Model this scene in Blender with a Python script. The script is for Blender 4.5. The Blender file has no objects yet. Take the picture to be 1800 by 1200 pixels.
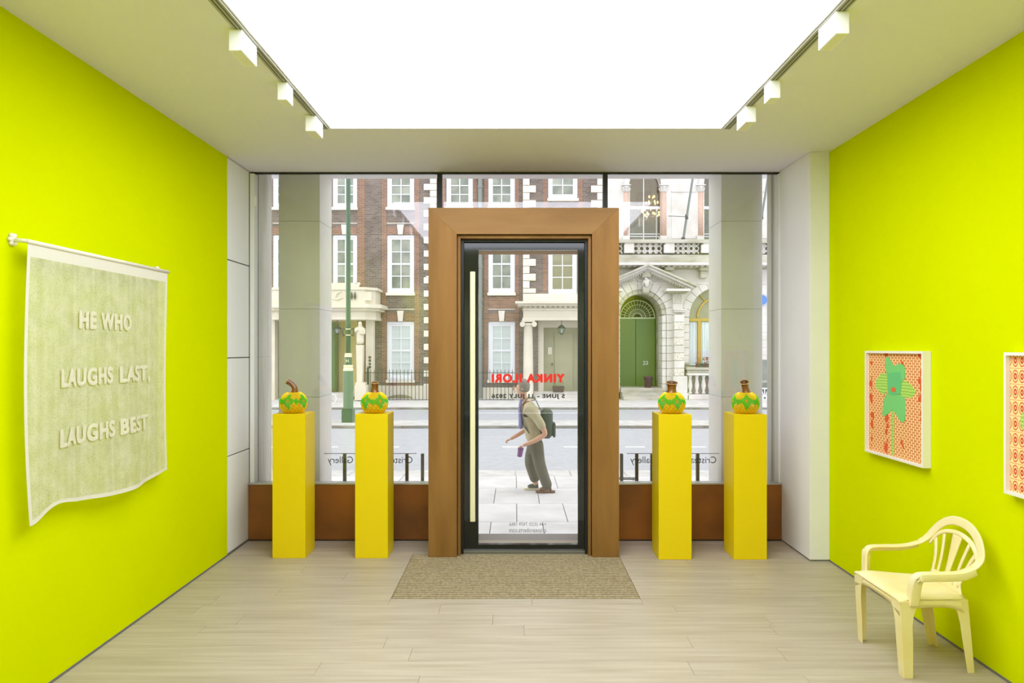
import bpy, bmesh, math, random
from mathutils import Vector, Matrix
random.seed(7)
C = bpy.context.scene.collection
S = bpy.context.scene
PI = math.pi
D = bpy.data

# ------------------------------------------------------------------ camera, world, exposure
H = 1.75                       # eye height above the gallery floor
VX, VY, F = 906.0, 612.0, 1200.0
cd = D.cameras.new('camera'); cam = D.objects.new('camera', cd); C.objects.link(cam)
cam.location = (0, 0, H); cam.rotation_euler = (PI/2, 0, 0)
cd.sensor_width = 36.0; cd.lens = 36.0*F/1800.0
cd.shift_x = (900-VX)/1800.0; cd.shift_y = (VY-600)/1800.0
cd.clip_start = 0.05; cd.clip_end = 300
S.camera = cam
w = D.worlds.new('overcast'); S.world = w; w.use_nodes = True
bg = w.node_tree.nodes['Background']; bg.inputs[0].default_value = (0.95, 0.97, 1.0, 1); bg.inputs[1].default_value = 2.75
vs = S.view_settings; vs.view_transform = 'Standard'; vs.look = 'None'; vs.gamma = 1.0; vs.use_curve_mapping = False
vs.exposure = 0.0
PANEL = 5.75                    # luminous ceiling strength
# unseen area lights, added behind the camera to brighten the deeper walls
for lx_ in (-1.82, 2.08):
    ld = D.lights.new('rear_fill_light', 'AREA'); ld.shape = 'RECTANGLE'; ld.size = .25; ld.size_y = 3.8; ld.energy = 65; ld.color = (.96, .98, 1)
    lo = D.objects.new('rear_fill_light', ld); C.objects.link(lo); lo.location = (lx_, -4.2, 3.32)
S.cycles.use_denoising = True
S.cycles.max_bounces = 12; S.cycles.diffuse_bounces = 8; S.cycles.glossy_bounces = 4; S.cycles.transparent_max_bounces = 16
S.cycles.sample_clamp_indirect = 8; S.cycles.caustics_reflective = False; S.cycles.caustics_refractive = False

# ------------------------------------------------------------------ helpers
def X(px, d): return (px-VX)/F*d
def Z(py, d): return H-(py-VY)/F*d
def lin(c):
    o = []
    for v in c:
        v /= 255.0
        o.append(v/12.92 if v <= 0.04045 else ((v+0.055)/1.055)**2.4)
    return (o[0], o[1], o[2], 1)
MATS = {}
def mat(name, col, rough=0.5, metal=0.0, col2=None, scale=5.0, stretch=(1,1,1), detail=4, bump=0.0, spec=0.5, lo=0.35, hi=0.65, rnd=0.0, coat=0.0, bscale=None):
    """principled material; col2 is mixed in by a noise, rnd varies the brightness per object"""
    m = D.materials.new(name); m.use_nodes = True; MATS[name] = m
    nt = m.node_tree; N = nt.nodes; L = nt.links
    b = N['Principled BSDF']
    b.inputs['Base Color'].default_value = lin(col); b.inputs['Roughness'].default_value = rough
    b.inputs['Metallic'].default_value = metal; b.inputs['Specular IOR Level'].default_value = spec
    if coat: b.inputs['Coat Weight'].default_value = coat; b.inputs['Coat Roughness'].default_value = 0.1
    out = None
    if col2 or bump:
        tc = N.new('ShaderNodeTexCoord'); mp = N.new('ShaderNodeMapping'); mp.inputs['Scale'].default_value = stretch
        L.new(tc.outputs['Object'], mp.inputs['Vector'])
        vec = mp.outputs[0]
        if rnd:
            oi = N.new('ShaderNodeObjectInfo'); ad = N.new('ShaderNodeVectorMath'); ad.operation = 'ADD'
            mu = N.new('ShaderNodeVectorMath'); mu.operation = 'SCALE'; mu.inputs['Scale'].default_value = 37.0
            cx = N.new('ShaderNodeCombineXYZ')
            for i in range(3): L.new(oi.outputs['Random'], cx.inputs[i])
            L.new(cx.outputs[0], mu.inputs[0]); L.new(vec, ad.inputs[0]); L.new(mu.outputs[0], ad.inputs[1]); vec = ad.outputs[0]
        nz = N.new('ShaderNodeTexNoise'); nz.inputs['Scale'].default_value = scale; nz.inputs['Detail'].default_value = detail
        L.new(vec, nz.inputs['Vector'])
        if col2:
            rp = N.new('ShaderNodeMapRange'); rp.inputs['From Min'].default_value = lo; rp.inputs['From Max'].default_value = hi
            L.new(nz.outputs['Fac'], rp.inputs['Value'])
            mx = N.new('ShaderNodeMix'); mx.data_type = 'RGBA'
            mx.inputs['A'].default_value = lin(col); mx.inputs['B'].default_value = lin(col2)
            L.new(rp.outputs[0], mx.inputs['Factor']); out = mx.outputs['Result']
        if bump:
            bp = N.new('ShaderNodeBump'); bp.inputs['Strength'].default_value = bump; bp.inputs['Distance'].default_value = 0.01
            src = nz
            if bscale:
                src = N.new('ShaderNodeTexNoise'); src.inputs['Scale'].default_value = bscale; L.new(vec, src.inputs['Vector'])
            L.new(src.outputs['Fac'], bp.inputs['Height']); L.new(bp.outputs[0], b.inputs['Normal'])
    if rnd:
        oi = N.new('ShaderNodeObjectInfo'); hs = N.new('ShaderNodeHueSaturation')
        mr = N.new('ShaderNodeMapRange'); mr.inputs['To Min'].default_value = 1-rnd; mr.inputs['To Max'].default_value = 1+rnd
        L.new(oi.outputs['Random'], mr.inputs['Value']); L.new(mr.outputs[0], hs.inputs['Value'])
        if out: L.new(out, hs.inputs['Color'])
        else: hs.inputs['Color'].default_value = lin(col)
        out = hs.outputs[0]
    if out: L.new(out, b.inputs['Base Color'])
    return m
def brick_mat(name, c1, c2, mortar, bw=0.225, bh=0.075):
    m = mat(name, c1, 0.9, spec=0.2); nt = m.node_tree; N = nt.nodes; L = nt.links; b = N['Principled BSDF']
    tc = N.new('ShaderNodeTexCoord'); sp = N.new('ShaderNodeSeparateXYZ'); cb = N.new('ShaderNodeCombineXYZ')
    L.new(tc.outputs['Object'], sp.inputs[0]); L.new(sp.outputs[0], cb.inputs[0]); L.new(sp.outputs[2], cb.inputs[1])
    br = N.new('ShaderNodeTexBrick'); br.inputs['Scale'].default_value = 1.0
    br.inputs['Brick Width'].default_value = bw; br.inputs['Row Height'].default_value = bh; br.inputs['Mortar Size'].default_value = 0.008
    br.inputs['Color1'].default_value = lin(c1); br.inputs['Color2'].default_value = lin(c2); br.inputs['Mortar'].default_value = lin(mortar)
    L.new(cb.outputs[0], br.inputs['Vector'])
    nz = N.new('ShaderNodeTexNoise'); nz.inputs['Scale'].default_value = 1.3; nz.inputs['Detail'].default_value = 6
    L.new(tc.outputs['Object'], nz.inputs['Vector'])
    hs = N.new('ShaderNodeHueSaturation'); mr = N.new('ShaderNodeMapRange'); mr.inputs['From Min'].default_value = .3; mr.inputs['From Max'].default_value = .7
    mr.inputs['To Min'].default_value = .82; mr.inputs['To Max'].default_value = 1.18
    L.new(nz.outputs['Fac'], mr.inputs[0]); L.new(mr.outputs[0], hs.inputs['Value']); L.new(br.outputs['Color'], hs.inputs['Color'])
    L.new(hs.outputs[0], b.inputs['Base Color'])
    bp = N.new('ShaderNodeBump'); bp.inputs['Strength'].default_value = .5; bp.inputs['Distance'].default_value = .01; bp.invert = True
    L.new(br.outputs['Fac'], bp.inputs['Height']); L.new(bp.outputs[0], b.inputs['Normal'])
    return m
def glass_mat(name, tint=(1,1,1), ior=1.52, boost=1.0, extra=None):
    """thin clear sheet: each face transmits straight through and mirrors by Fresnel"""
    m = D.materials.new(name); m.use_nodes = True; nt = m.node_tree; N = nt.nodes; L = nt.links
    N.remove(N['Principled BSDF'])
    t = N.new('ShaderNodeBsdfTransparent'); t.inputs[0].default_value = (*tint, 1)
    g = N.new('ShaderNodeBsdfGlossy'); g.inputs['Roughness'].default_value = 0.0
    ge = N.new('ShaderNodeNewGeometry'); mr = N.new('ShaderNodeMapRange')
    mr.inputs['To Min'].default_value = ior; mr.inputs['To Max'].default_value = 1/ior
    L.new(ge.outputs['Backfacing'], mr.inputs[0])
    fr = N.new('ShaderNodeFresnel'); L.new(mr.outputs[0], fr.inputs['IOR'])
    mu = N.new('ShaderNodeMath'); mu.operation = 'MULTIPLY'; mu.use_clamp = True; mu.inputs[1].default_value = boost; L.new(fr.outputs[0], mu.inputs[0])
    mx = N.new('ShaderNodeMixShader'); L.new(mu.outputs[0], mx.inputs[0]); L.new(t.outputs[0], mx.inputs[1]); L.new(g.outputs[0], mx.inputs[2])
    L.new(mx.outputs[0], N['Material Output'].inputs[0]); return m
def emit_mat(name, col, st):
    m = D.materials.new(name); m.use_nodes = True; N = m.node_tree.nodes; N.remove(N['Principled BSDF'])
    e = N.new('ShaderNodeEmission'); e.inputs[0].default_value = lin(col); e.inputs[1].default_value = st
    m.node_tree.links.new(e.outputs[0], N['Material Output'].inputs[0]); return m

class MB:
    """collects boxes, prisms, tubes, lathes; build() links them as ONE mesh object"""
    def __init__(s): s.v = []; s.f = []; s.m = []; s.sm = []; s.mi = 0; s.smooth = False
    def add(s, vs, fs):
        o = len(s.v); s.v += [tuple(p) for p in vs]
        for f in fs: s.f.append([i+o for i in f]); s.m.append(s.mi); s.sm.append(s.smooth)
        return s
    def box(s, x0, x1, y0, y1, z0, z1):
        x0, x1 = min(x0,x1), max(x0,x1); y0, y1 = min(y0,y1), max(y0,y1); z0, z1 = min(z0,z1), max(z0,z1)
        return s.add([(x0,y0,z0),(x1,y0,z0),(x1,y1,z0),(x0,y1,z0),(x0,y0,z1),(x1,y0,z1),(x1,y1,z1),(x0,y1,z1)],
                     [(0,3,2,1),(4,5,6,7),(0,1,5,4),(1,2,6,5),(2,3,7,6),(3,0,4,7)])
    def bbox(s, x0, x1, y0, y1, z0, z1, b=0.004):
        """box with bevelled edges (chamfered) along all sides"""
        x0, x1 = min(x0,x1), max(x0,x1); y0, y1 = min(y0,y1), max(y0,y1); z0, z1 = min(z0,z1), max(z0,z1)
        bm = bmesh.new(); r = bmesh.ops.create_cube(bm, size=1)
        for v in bm.verts: v.co = Vector(((x0+x1)/2+v.co.x*(x1-x0), (y0+y1)/2+v.co.y*(y1-y0), (z0+z1)/2+v.co.z*(z1-z0)))
        b = min(b, (x1-x0)*.3, (y1-y0)*.3, (z1-z0)*.3)
        bmesh.ops.bevel(bm, geom=bm.edges[:], offset=b, segments=1, affect='EDGES')
        bm.verts.index_update()
        s.add([v.co[:] for v in bm.verts], [[v.index for v in f.verts] for f in bm.faces]); bm.free(); return s
    def pbox(s, px0, px1, py0, py1, d0, d1):
        """box whose front face at distance d0 covers the given pixel rectangle of the photograph"""
        return s.box(X(px0,d0), X(px1,d0), d0, d1, Z(py1,d0), Z(py0,d0))
    def prism(s, pts, y0, y1):
        """polygon in (x,z), extruded along y"""
        a = sum(pts[i][0]*pts[(i+1)%len(pts)][1]-pts[(i+1)%len(pts)][0]*pts[i][1] for i in range(len(pts)))
        if a < 0: pts = pts[::-1]
        n = len(pts); vs = [(p[0], y0, p[1]) for p in pts]+[(p[0], y1, p[1]) for p in pts]
        fs = [list(range(n)), list(range(2*n-1, n-1, -1))]
        for i in range(n): j = (i+1) % n; fs.append([j, i, i+n, j+n])
        return s.add(vs, fs)
    def prism_z(s, pts, z0, z1):
        a = sum(pts[i][0]*pts[(i+1)%len(pts)][1]-pts[(i+1)%len(pts)][0]*pts[i][1] for i in range(len(pts)))
        if a < 0: pts = pts[::-1]
        n = len(pts); vs = [(p[0], p[1], z0) for p in pts]+[(p[0], p[1], z1) for p in pts]
        fs = [list(range(n-1, -1, -1)), list(range(n, 2*n))]
        for i in range(n): j = (i+1) % n; fs.append([i, j, j+n, i+n])
        return s.add(vs, fs)
    def lathe(s, prof, cx, cy, n=24, cz=0, cap=True):
        """prof = [(r,z)...] round a vertical axis"""
        vs = []; fs = []
        for r, z in prof:
            for k in range(n):
                a = 2*PI*k/n; vs.append((cx+r*math.cos(a), cy+r*math.sin(a), cz+z))
        for i in range(len(prof)-1):
            for k in range(n):
                j = (k+1) % n; fs.append((i*n+k, i*n+j, (i+1)*n+j, (i+1)*n+k))
        if cap:
            fs.append(tuple(range(n-1, -1, -1))); fs.append(tuple(range((len(prof)-1)*n, len(prof)*n)))
        return s.add(vs, fs)
    def tube(s, pts, rad, n=10, cap=True):
        """round tube along pts; rad a number or one per point"""
        P = [Vector(p) for p in pts]; R = rad if isinstance(rad, (list, tuple)) else [rad]*len(P)
        vs = []; fs = []; up = None
        for i, p in enumerate(P):
            t = (P[min(i+1, len(P)-1)]-P[max(i-1, 0)]).normalized()
            if up is None:
                up = Vector((0,0,1)) if abs(t.z) < .9 else Vector((1,0,0))
            a = (up-t*up.dot(t)).normalized(); b = t.cross(a); up = a
            for k in range(n):
                q = 2*PI*k/n; vs.append(p+(a*math.cos(q)+b*math.sin(q))*R[i])
        for i in range(len(P)-1):
            for k in range(n):
                j = (k+1) % n; fs.append((i*n+k, i*n+j, (i+1)*n+j, (i+1)*n+k))
        if cap: fs.append(tuple(range(n-1, -1, -1))); fs.append(tuple(range((len(P)-1)*n, len(P)*n)))
        return s.add(vs, fs)
    def strap(s, pts, wid, thk, side=Vector((0,1,0)), n=2):
        """flat band along pts with width vectors 'side' (one or per point), rectangular section with softened edges"""
        P = [Vector(p) for p in pts]; vs = []; fs = []; m = 8
        for i, p in enumerate(P):
            t = (P[min(i+1, len(P)-1)]-P[max(i-1, 0)]).normalized()
            sd = Vector(side[i]) if isinstance(side, list) else Vector(side)
            sd = (sd-t*sd.dot(t)).normalized(); nn = t.cross(sd)
            W = wid[i] if isinstance(wid, list) else wid; T = thk[i] if isinstance(thk, list) else thk
            for a, b in ((-1,-.5),(-.8,-1),(.8,-1),(1,-.5),(1,.5),(.8,1),(-.8,1),(-1,.5)):
                vs.append(p+sd*(a*W/2)+nn*(b*T/2))
        for i in range(len(P)-1):
            for k in range(m):
                j = (k+1) % m; fs.append((i*m+k, i*m+j, (i+1)*m+j, (i+1)*m+k))
        fs.append(tuple(range(m-1, -1, -1))); fs.append(tuple(range((len(P)-1)*m, len(P)*m)))
        return s.add(vs, fs)
    def mesh(s, name, mats, org=(0,0,0)):
        me = D.meshes.new(name); ox, oy, oz = org
        me.from_pydata([(a-ox, b-oy, c-oz) for a, b, c in s.v], [], s.f)
        for m in (mats if isinstance(mats, (list, tuple)) else [mats]): me.materials.append(m)
        me.polygons.foreach_set('material_index', s.m); me.polygons.foreach_set('use_smooth', s.sm); me.update()
        return me
    def build(s, name, mats, parent=None, local=False):
        org = (0,0,0) if (parent is None or local) else wloc(parent)
        return link(name, s.mesh(name, mats, org), parent)
def wloc(o):
    v = Vector((0,0,0))
    while o: v += o.location; o = o.parent
    return v
def link(name, data, parent=None):
    o = D.objects.new(name, data); C.objects.link(o)
    if parent: o.parent = parent
    return o
def recalc(o):
    bm = bmesh.new(); bm.from_mesh(o.data); bmesh.ops.recalc_face_normals(bm, faces=bm.faces[:]); bm.to_mesh(o.data); bm.free(); return o
def thing(name, label, cat, loc=(0,0,0), group=None, rz=0):
    o = link(name, None); o.location = loc; o.rotation_euler = (0,0,rz); o.empty_display_size = .1
    return tag(o, label, cat, group)
def tag(o, label, cat, group=None):
    o['label'] = label; o['category'] = cat
    if group: o['group'] = group
    return o
def struct(o, label=None, cat=None):
    o['kind'] = 'structure'
    if label: o['label'] = label
    if cat: o['category'] = cat
    return o
def stuff(o): o['kind'] = 'stuff'; return o
def copy_tree(o, parent=None):
    c = o.copy(); C.objects.link(c); c.parent = parent
    for ch in o.children: copy_tree(ch, c)
    return c
def text_mesh(body, w, h, offset=0.0, extrude=0.0, spacing=1.0):
    """lettering as a mesh, fitted into w x h, lying in its own x,y plane and centred"""
    cu = D.curves.new('lettering', 'FONT'); cu.body = body; cu.size = 1; cu.offset = 0; cu.extrude = 0; cu.resolution_u = 4
    cu.space_character = spacing
    o = D.objects.new('lettering', cu); C.objects.link(o)
    dg = bpy.context.evaluated_depsgraph_get(); dg.update()
    me = D.meshes.new_from_object(o.evaluated_get(dg)); D.objects.remove(o); D.curves.remove(cu)
    if offset:       # thicken the strokes: the outline laid down several times, shifted a little
        vv = [v.co.copy() for v in me.vertices]; ff = [tuple(p.vertices) for p in me.polygons]; D.meshes.remove(me); V_ = []; F_ = []
        for k in range(9):
            dx, dy = (0, 0) if k == 8 else (offset*math.cos(PI*k/4), offset*.8*math.sin(PI*k/4))
            o_ = len(V_); V_ += [(p.x+dx, p.y+dy, -.0002*k) for p in vv]; F_ += [[i+o_ for i in f] for f in ff]
        me = D.meshes.new('lettering'); me.from_pydata(V_, [], F_); me.update()
    xs = [v.co.x for v in me.vertices]; ys = [v.co.y for v in me.vertices]
    x0, x1, y0, y1 = min(xs), max(xs), min(ys), max(ys)
    for v in me.vertices:
        v.co.x = ((v.co.x-x0)/(x1-x0)-.5)*w; v.co.y = ((v.co.y-y0)/(y1-y0)-.5)*h
    return me
def place_text(name, me, m, c, u, v, parent, push=0.0):
    """text mesh placed at centre c with axes u (reading direction) and v (up)"""
    u = Vector(u); v = Vector(v); c = Vector(c); o = wloc(parent)
    nn = u.cross(v)
    for p in me.vertices: p.co = c+u*p.co.x+v*p.co.y+nn*p.co.z-o
    me.materials.clear(); me.materials.append(m); me.name = name; me.update()
    return link(name, me, parent)
def skin_obj(name, pts, edges, m, parent, root=0, sub=2, org=None):
    """continuous limb-like body grown over a skeleton: pts = (x,y,z,rx[,ry])"""
    org = wloc(parent) if org is None else Vector(org)
    me = D.meshes.new(name); me.from_pydata([Vector(p[:3])-org for p in pts], edges, [])
    o = link(name, me, parent)
    o.modifiers.new('Skin', 'SKIN')
    sv = me.skin_vertices[0].data
    for i, p in enumerate(pts):
        sv[i].radius = (p[3], p[4] if len(p) > 4 else p[3]); sv[i].use_root = (i == root)
    sb = o.modifiers.new('Subdivision', 'SUBSURF'); sb.levels = sub; sb.render_levels = sub
    dg = bpy.context.evaluated_depsgraph_get(); dg.update()
    ne = D.meshes.new_from_object(o.evaluated_get(dg)); o.modifiers.clear(); o.data = ne; D.meshes.remove(me); ne.name = name
    ne.materials.clear(); ne.materials.append(m)
    for p in ne.polygons: p.use_smooth = True
    return o
def chain(n, start=0): return [(i, i+1) for i in range(start, start+n-1)]

# ------------------------------------------------------------------ materials
M = {}
M['lime'] = mat('lime paint', (211,223,0), .7, col2=(208,220,0), scale=1.2, spec=0.0)
M['white_paint'] = mat('white wall paint', (236,233,238), .6, col2=(232,229,234), scale=2, spec=.3)
M['ceiling'] = mat('ceiling paint', (237,232,250), .8, spec=.2)
M['back_wall'] = mat('rear wall paint', (238,238,236), .8, spec=.2)
M['panel_white'] = mat('white cladding', (236,236,238), .45, spec=.4)
M['gap'] = mat('shadow gap grey', (120,118,112), .7)
M['black'] = mat('black metal', (30,30,29), .4)
M['oak'] = mat('limed oak', (186,174,157), .42, col2=(164,150,131), scale=1.0, stretch=(1.6,26,8), detail=7, lo=.3, hi=.72, rnd=.035, spec=.4, bump=.04)
M['bronze'] = mat('patinated bronze', (158,114,60), .55, .35, col2=(133,92,42), scale=1.4, stretch=(5,5,.7), detail=5, lo=.3, hi=.7, bump=.02, bscale=60)
M['bronze_h'] = mat('patinated bronze lintel', (160,119,72), .6, .3, col2=(136,98,54), scale=1.4, stretch=(.8,5,5), detail=5, lo=.3, hi=.7, bump=.02, bscale=60)
M['bronze_dark'] = mat('dark patinated bronze', (160,98,30), .5, .3, col2=(112,72,34), scale=1.6, stretch=(1,1,1.3), detail=4, lo=.3, hi=.72, bump=.02, bscale=60)
M['brass_bar'] = mat('pale bronze bar', (240,234,200), .35, .1)
M['dark_glass'] = mat('black glass border', (30,34,32), .06, spec=.6)
M['steel'] = mat('threshold steel', (190,190,186), .3, .8)
M['mat'] = mat('coir mat strip', (176,160,132), .95, col2=(146,130,104), scale=60, detail=2, bump=.4, spec=.1)
M['mat_base'] = mat('mat rubber backing', (40,36,30), .95, spec=.1)
M['yellow'] = mat('yellow lacquer', (232,204,0), .5, spec=.3)
M['clay'] = mat('brown glazed clay', (150,92,30), .25, col2=(110,62,18), scale=9, detail=4, coat=.6)
M['clay_rim'] = mat('bare clay rim', (205,160,100), .5)
M['vase_body'] = mat('vase ground brown', (150,84,8), .5)
M['bead_y'] = mat('yellow bead', (255,222,20), .35)
M['bead_g'] = mat('green bead', (84,214,30), .35)
M['bead_o'] = mat('orange bead', (242,176,10), .35)
M['white_plastic'] = mat('white powder coat', (243,243,241), .45)
M['rail'] = mat('pale grey track', (176,173,160), .5)
M['rail_slot'] = mat('track slot dark', (92,90,80), .6)
M['chair'] = mat('pale yellow plastic', (238,225,178), .42, col2=(235,218,152), scale=6, spec=.4)
M['frame_white'] = mat('white painted wood', (238,232,222), .5)
M['concrete'] = mat('shuttered concrete', (234,232,228), .85, col2=(208,204,198), scale=3.5, stretch=(3,3,.35), detail=7, lo=.35, hi=.75, bump=.5, bscale=14, spec=.2)
M['pillar'] = mat('smooth stone pillar', (222,220,216), .8, col2=(208,206,201), scale=1.4, detail=6, lo=.35, hi=.75, spec=.2)
M['paving'] = mat('pale york stone', (200,198,198), .8, col2=(184,181,181), scale=2.4, detail=6, rnd=.03, spec=.3)
M['paving_bed'] = mat('paving joint mortar', (150,146,142), .9)
M['asphalt'] = mat('worn asphalt', (166,167,172), .85, col2=(152,153,158), scale=26, stretch=(.3,1,1), detail=8, spec=.3)
M['kerb'] = mat('granite kerb', (190,188,186), .8, col2=(170,168,165), scale=3, spec=.2)
M['kerb_dark'] = mat('stained kerb face', (150,146,138), .9, col2=(118,114,106), scale=2.2, stretch=(1,1,4))
M['road_paint'] = mat('white road paint', (240,238,232), .8)
M['stone_cream'] = mat('cream painted stucco', (212,205,191), .7, col2=(204,196,180), scale=1.6, spec=.25)
M['stone_white'] = mat('portland stone', (214,210,208), .8, col2=(196,191,186), scale=1.5, detail=6, spec=.2)
M['stone_grey'] = mat('weathered portland stone', (186,182,172), .85, col2=(140,136,114), scale=1.6, stretch=(.6,1,2.2), detail=6, lo=.4, hi=.75, spec=.2)
M['stone_joint'] = mat('stone joint', (168,162,154), .9)
M['quoin'] = mat('quoin stone', (222,216,206), .75, col2=(212,205,192), scale=3, rnd=.02)
M['brick'] = brick_mat('london brick', (122,108,102), (98,87,83), (136,128,124))
M['brick_red'] = brick_mat('red rubbed brick', (146,110,93), (124,95,82), (150,132,122))
M['sash'] = mat('white sash paint', (224,225,230), .5)
M['pane_dark'] = mat('window glass over dim room', (104,112,104), .06, col2=(148,152,140), scale=1.6, detail=3, spec=.6, rnd=.16)
M['pane_blind'] = mat('window glass over white blind', (196,206,206), .12, spec=.5, col2=(184,194,194), scale=.7, stretch=(.2,1,8))
M['pane_olive'] = mat('glass over olive room', (128,128,104), .06, col2=(150,146,112), scale=1.2, spec=.6)
M['iron'] = mat('black iron', (66,66,66), .6)
M['lead'] = mat('grey painted pipe', (122,128,126), .6)
M['lamp_green'] = mat('dark green paint', (52,88,66), .4, coat=.2)
M['lamp_pale'] = mat('faded green paint', (92,120,98), .5)
M['cream_ring'] = mat('cream paint band', (228,220,184), .5)
M['granite_pink'] = mat('pink granite', (203,172,158), .5, col2=(190,156,142), scale=14, detail=4)
M['gold_frame'] = mat('ochre window paint', (176,146,62), .5)
M['curtain'] = mat('white net curtain', (216,222,226), .8, col2=(186,200,206), scale=4, stretch=(9,1,.2), lo=.4, hi=.6)
M['door_olive'] = mat('olive grey door', (160,157,128), .5, col2=(146,144,118), scale=1)
M['door_cream'] = mat('cream lit lobby', (222,205,150), .7)
M['dark_door'] = mat('panel door with lime reflection tint', (80,112,50), .4)  # green brightened to paint in the lime wall's reflection on the glass
M['grille'] = mat('pale fanlight grille', (190,205,165), .5)
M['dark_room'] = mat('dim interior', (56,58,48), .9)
M['lantern_glass'] = mat('lantern glass', (150,160,140), .15, spec=.6)
M['blue_plaque'] = mat('blue enamel', (60,120,205), .4)
M['terracotta'] = mat('dark brown pot', (72,52,46), .6)
M['flower_r'] = mat('red flower', (214,96,72), .7)
M['flower_y'] = mat('yellow flower', (236,208,90), .7)
M['leaf'] = mat('flower leaf', (96,140,60), .7)
M['glass'] = glass_mat('shopfront glass', (.985,.99,.985), boost=1.5)
M['glass_far'] = glass_mat('upper window glass', (.8,.82,.8), boost=1.5)
M['skin'] = mat('skin', (206,158,132), .55)
M['hair'] = mat('grey hair', (132,124,118), .8)
M['shirt'] = mat('beige shirt', (190,182,150), .85, col2=(176,166,134), scale=5)
M['lilac'] = mat('lilac blue scarf', (122,120,166), .85)
M['trousers'] = mat('grey brown trousers', (98,94,82), .85, col2=(86,82,72), scale=6)
M['shoe_brown'] = mat('brown shoe', (104,74,58), .6)
M['shoe_sole'] = mat('cream shoe sole', (210,204,176), .6)
M['backpack'] = mat('dark green backpack', (74,84,72), .8)
M['purple'] = mat('purple cloth bag', (122,72,132), .8)
M['vinyl_grey'] = mat('dark grey vinyl', (62,62,64), .6)
M['vinyl_red'] = mat('red vinyl', (222,36,22), .5)
M['vinyl_pale'] = mat('pale grey vinyl', (120,120,124), .6)
M['glow'] = emit_mat('luminous ceiling', (238,242,255), PANEL)
M['bulb'] = emit_mat('warm bulb', (255,206,120), 6.0)
M['tyre'] = mat('bicycle tyre', (214,214,216), .6)
M['bike'] = mat('bicycle frame white', (205,206,210), .4)

# ------------------------------------------------------------------ room shell
XL, XR, YG, CEIL = -2.43, 2.585, 6.23, 3.365
YB = -6.8
fl = struct(MB().box(XL-.2, XR+.2, YB, YG+.3, -.3, -.022).build('floor', M['paving_bed']))
fl['label'] = 'pale limed oak plank floor of the gallery'
MX0, MX1, MY0, MY1 = -.872, .875, 4.772, 5.80          # mat well
def plank(x0, x1, y0, y1):
    if x1-x0 < .03: return
    m = MB(); g = .0006; b = .0009; t = 0.0
    x0 += g; x1 -= g; y0 += g; y1 -= g
    m.add([(x0,y0,-.02),(x1,y0,-.02),(x1,y1,-.02),(x0,y1,-.02),(x0,y0,-b),(x1,y0,-b),(x1,y1,-b),(x0,y1,-b),
           (x0+b,y0+b,t),(x1-b,y0+b,t),(x1-b,y1-b,t),(x0+b,y1-b,t)],
          [(0,1,5,4),(1,2,6,5),(2,3,7,6),(3,0,4,7),(4,5,9,8),(5,6,10,9),(6,7,11,10),(7,4,8,11),(8,9,10,11)])
    m.build('plank', M['oak'], fl)
PW = .168
y = 3.65-PW*33; row = 0
while y < YG-.005:
    y1 = min(y+PW, YG)
    cuts = [XL+.004]; x = XL+random.uniform(.3, 2.0)
    while x < XR-.25: cuts.append(x); x += random.uniform(1.5, 2.3)
    cuts.append(XR-.004)
    for a, b in zip(cuts[:-1], cuts[1:]):
        # planks stop round the mat well
        if y1 > MY0+.002 and y < MY1 and b > MX0 and a < MX1:
            yy0 = y
            if y < MY0: plank(max(a, MX0), min(b, MX1), y, MY0)
            plank(a, min(b, MX0), y, y1); plank(max(a, MX1), b, y, y1)
        else: plank(a, b, y, y1)
    y = y1; row += 1
wl = struct(MB().box(XL-.2, XL, YB, 5.757, 0.012, CEIL+.2).build('wall_left', M['lime'])); wl['label'] = 'lime yellow painted wall with the hanging banner'
# white cladding panels at the street end of the left wall, with open joints
MB().box(XL-.2, XL-.0119, 5.757, YG+.12, 0, CEIL).build('backing', M['gap'], wl)
zs = [0.012, .835, 1.668, 2.50, CEIL]
for a, b in zip(zs[:-1], zs[1:]):
    MB().bbox(XL-.012, XL-.0005, 5.760, YG+.0, a+.005, b-.005, .002).build('panel', M['panel_white'], wl)
struct(MB().box(XL-.005, XL+.003, YB, YG, 0, .012).build('baseboard_left', M['gap']))
wr = struct(MB().box(XR, XR+.2, YB, YG+.1, 0.012, CEIL+.2).build('wall_right', M['lime'])); wr['label'] = 'lime yellow painted wall with framed pictures'
struct(MB().box(XR-.003, XR+.005, YB, 5.6, 0, .012).build('baseboard_right', M['gap']))
pil = MB().bbox(2.42, XR-.001, 5.61, YG+.1, .012, CEIL, .003).build('column', M['white_paint']); struct(pil); pil['label'] = 'white boxed pier beside the right lime wall'
struct(MB().box(2.424, XR-.002, 5.614, YG, 0, .0119).build('trim_1', M['gap']))
struct(MB().box(XL-.2, XR+.2, YB-.2, YB, 0, CEIL+.2).build('wall_back', M['back_wall']))
PX0, PX1, PY1, PY0 = -1.362, 1.518, 5.02, .6
ce = MB()
ce.box(XL-.2, PX0, YB, YG+.09, CEIL, CEIL+.2); ce.box(PX1, XR+.2, YB, YG+.09, CEIL, CEIL+.2)
ce.box(PX0, PX1, PY1, YG+.09, CEIL, CEIL+.2); ce.box(PX0, PX1, YB, PY0, CEIL, CEIL+.2)
ce = struct(ce.build('ceiling', M['ceiling'])); ce['label'] = 'white ceiling border round the luminous panel'
lp = thing('luminous_ceiling', 'large glowing white stretch ceiling light set into the ceiling', 'ceiling light', (.08, 2, CEIL))
MB().box(PX0, PX1, PY0, PY1, CEIL+.012, CEIL+.03).build('diffuser', M['glow'], lp)
fr = MB(); t = .008
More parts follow.
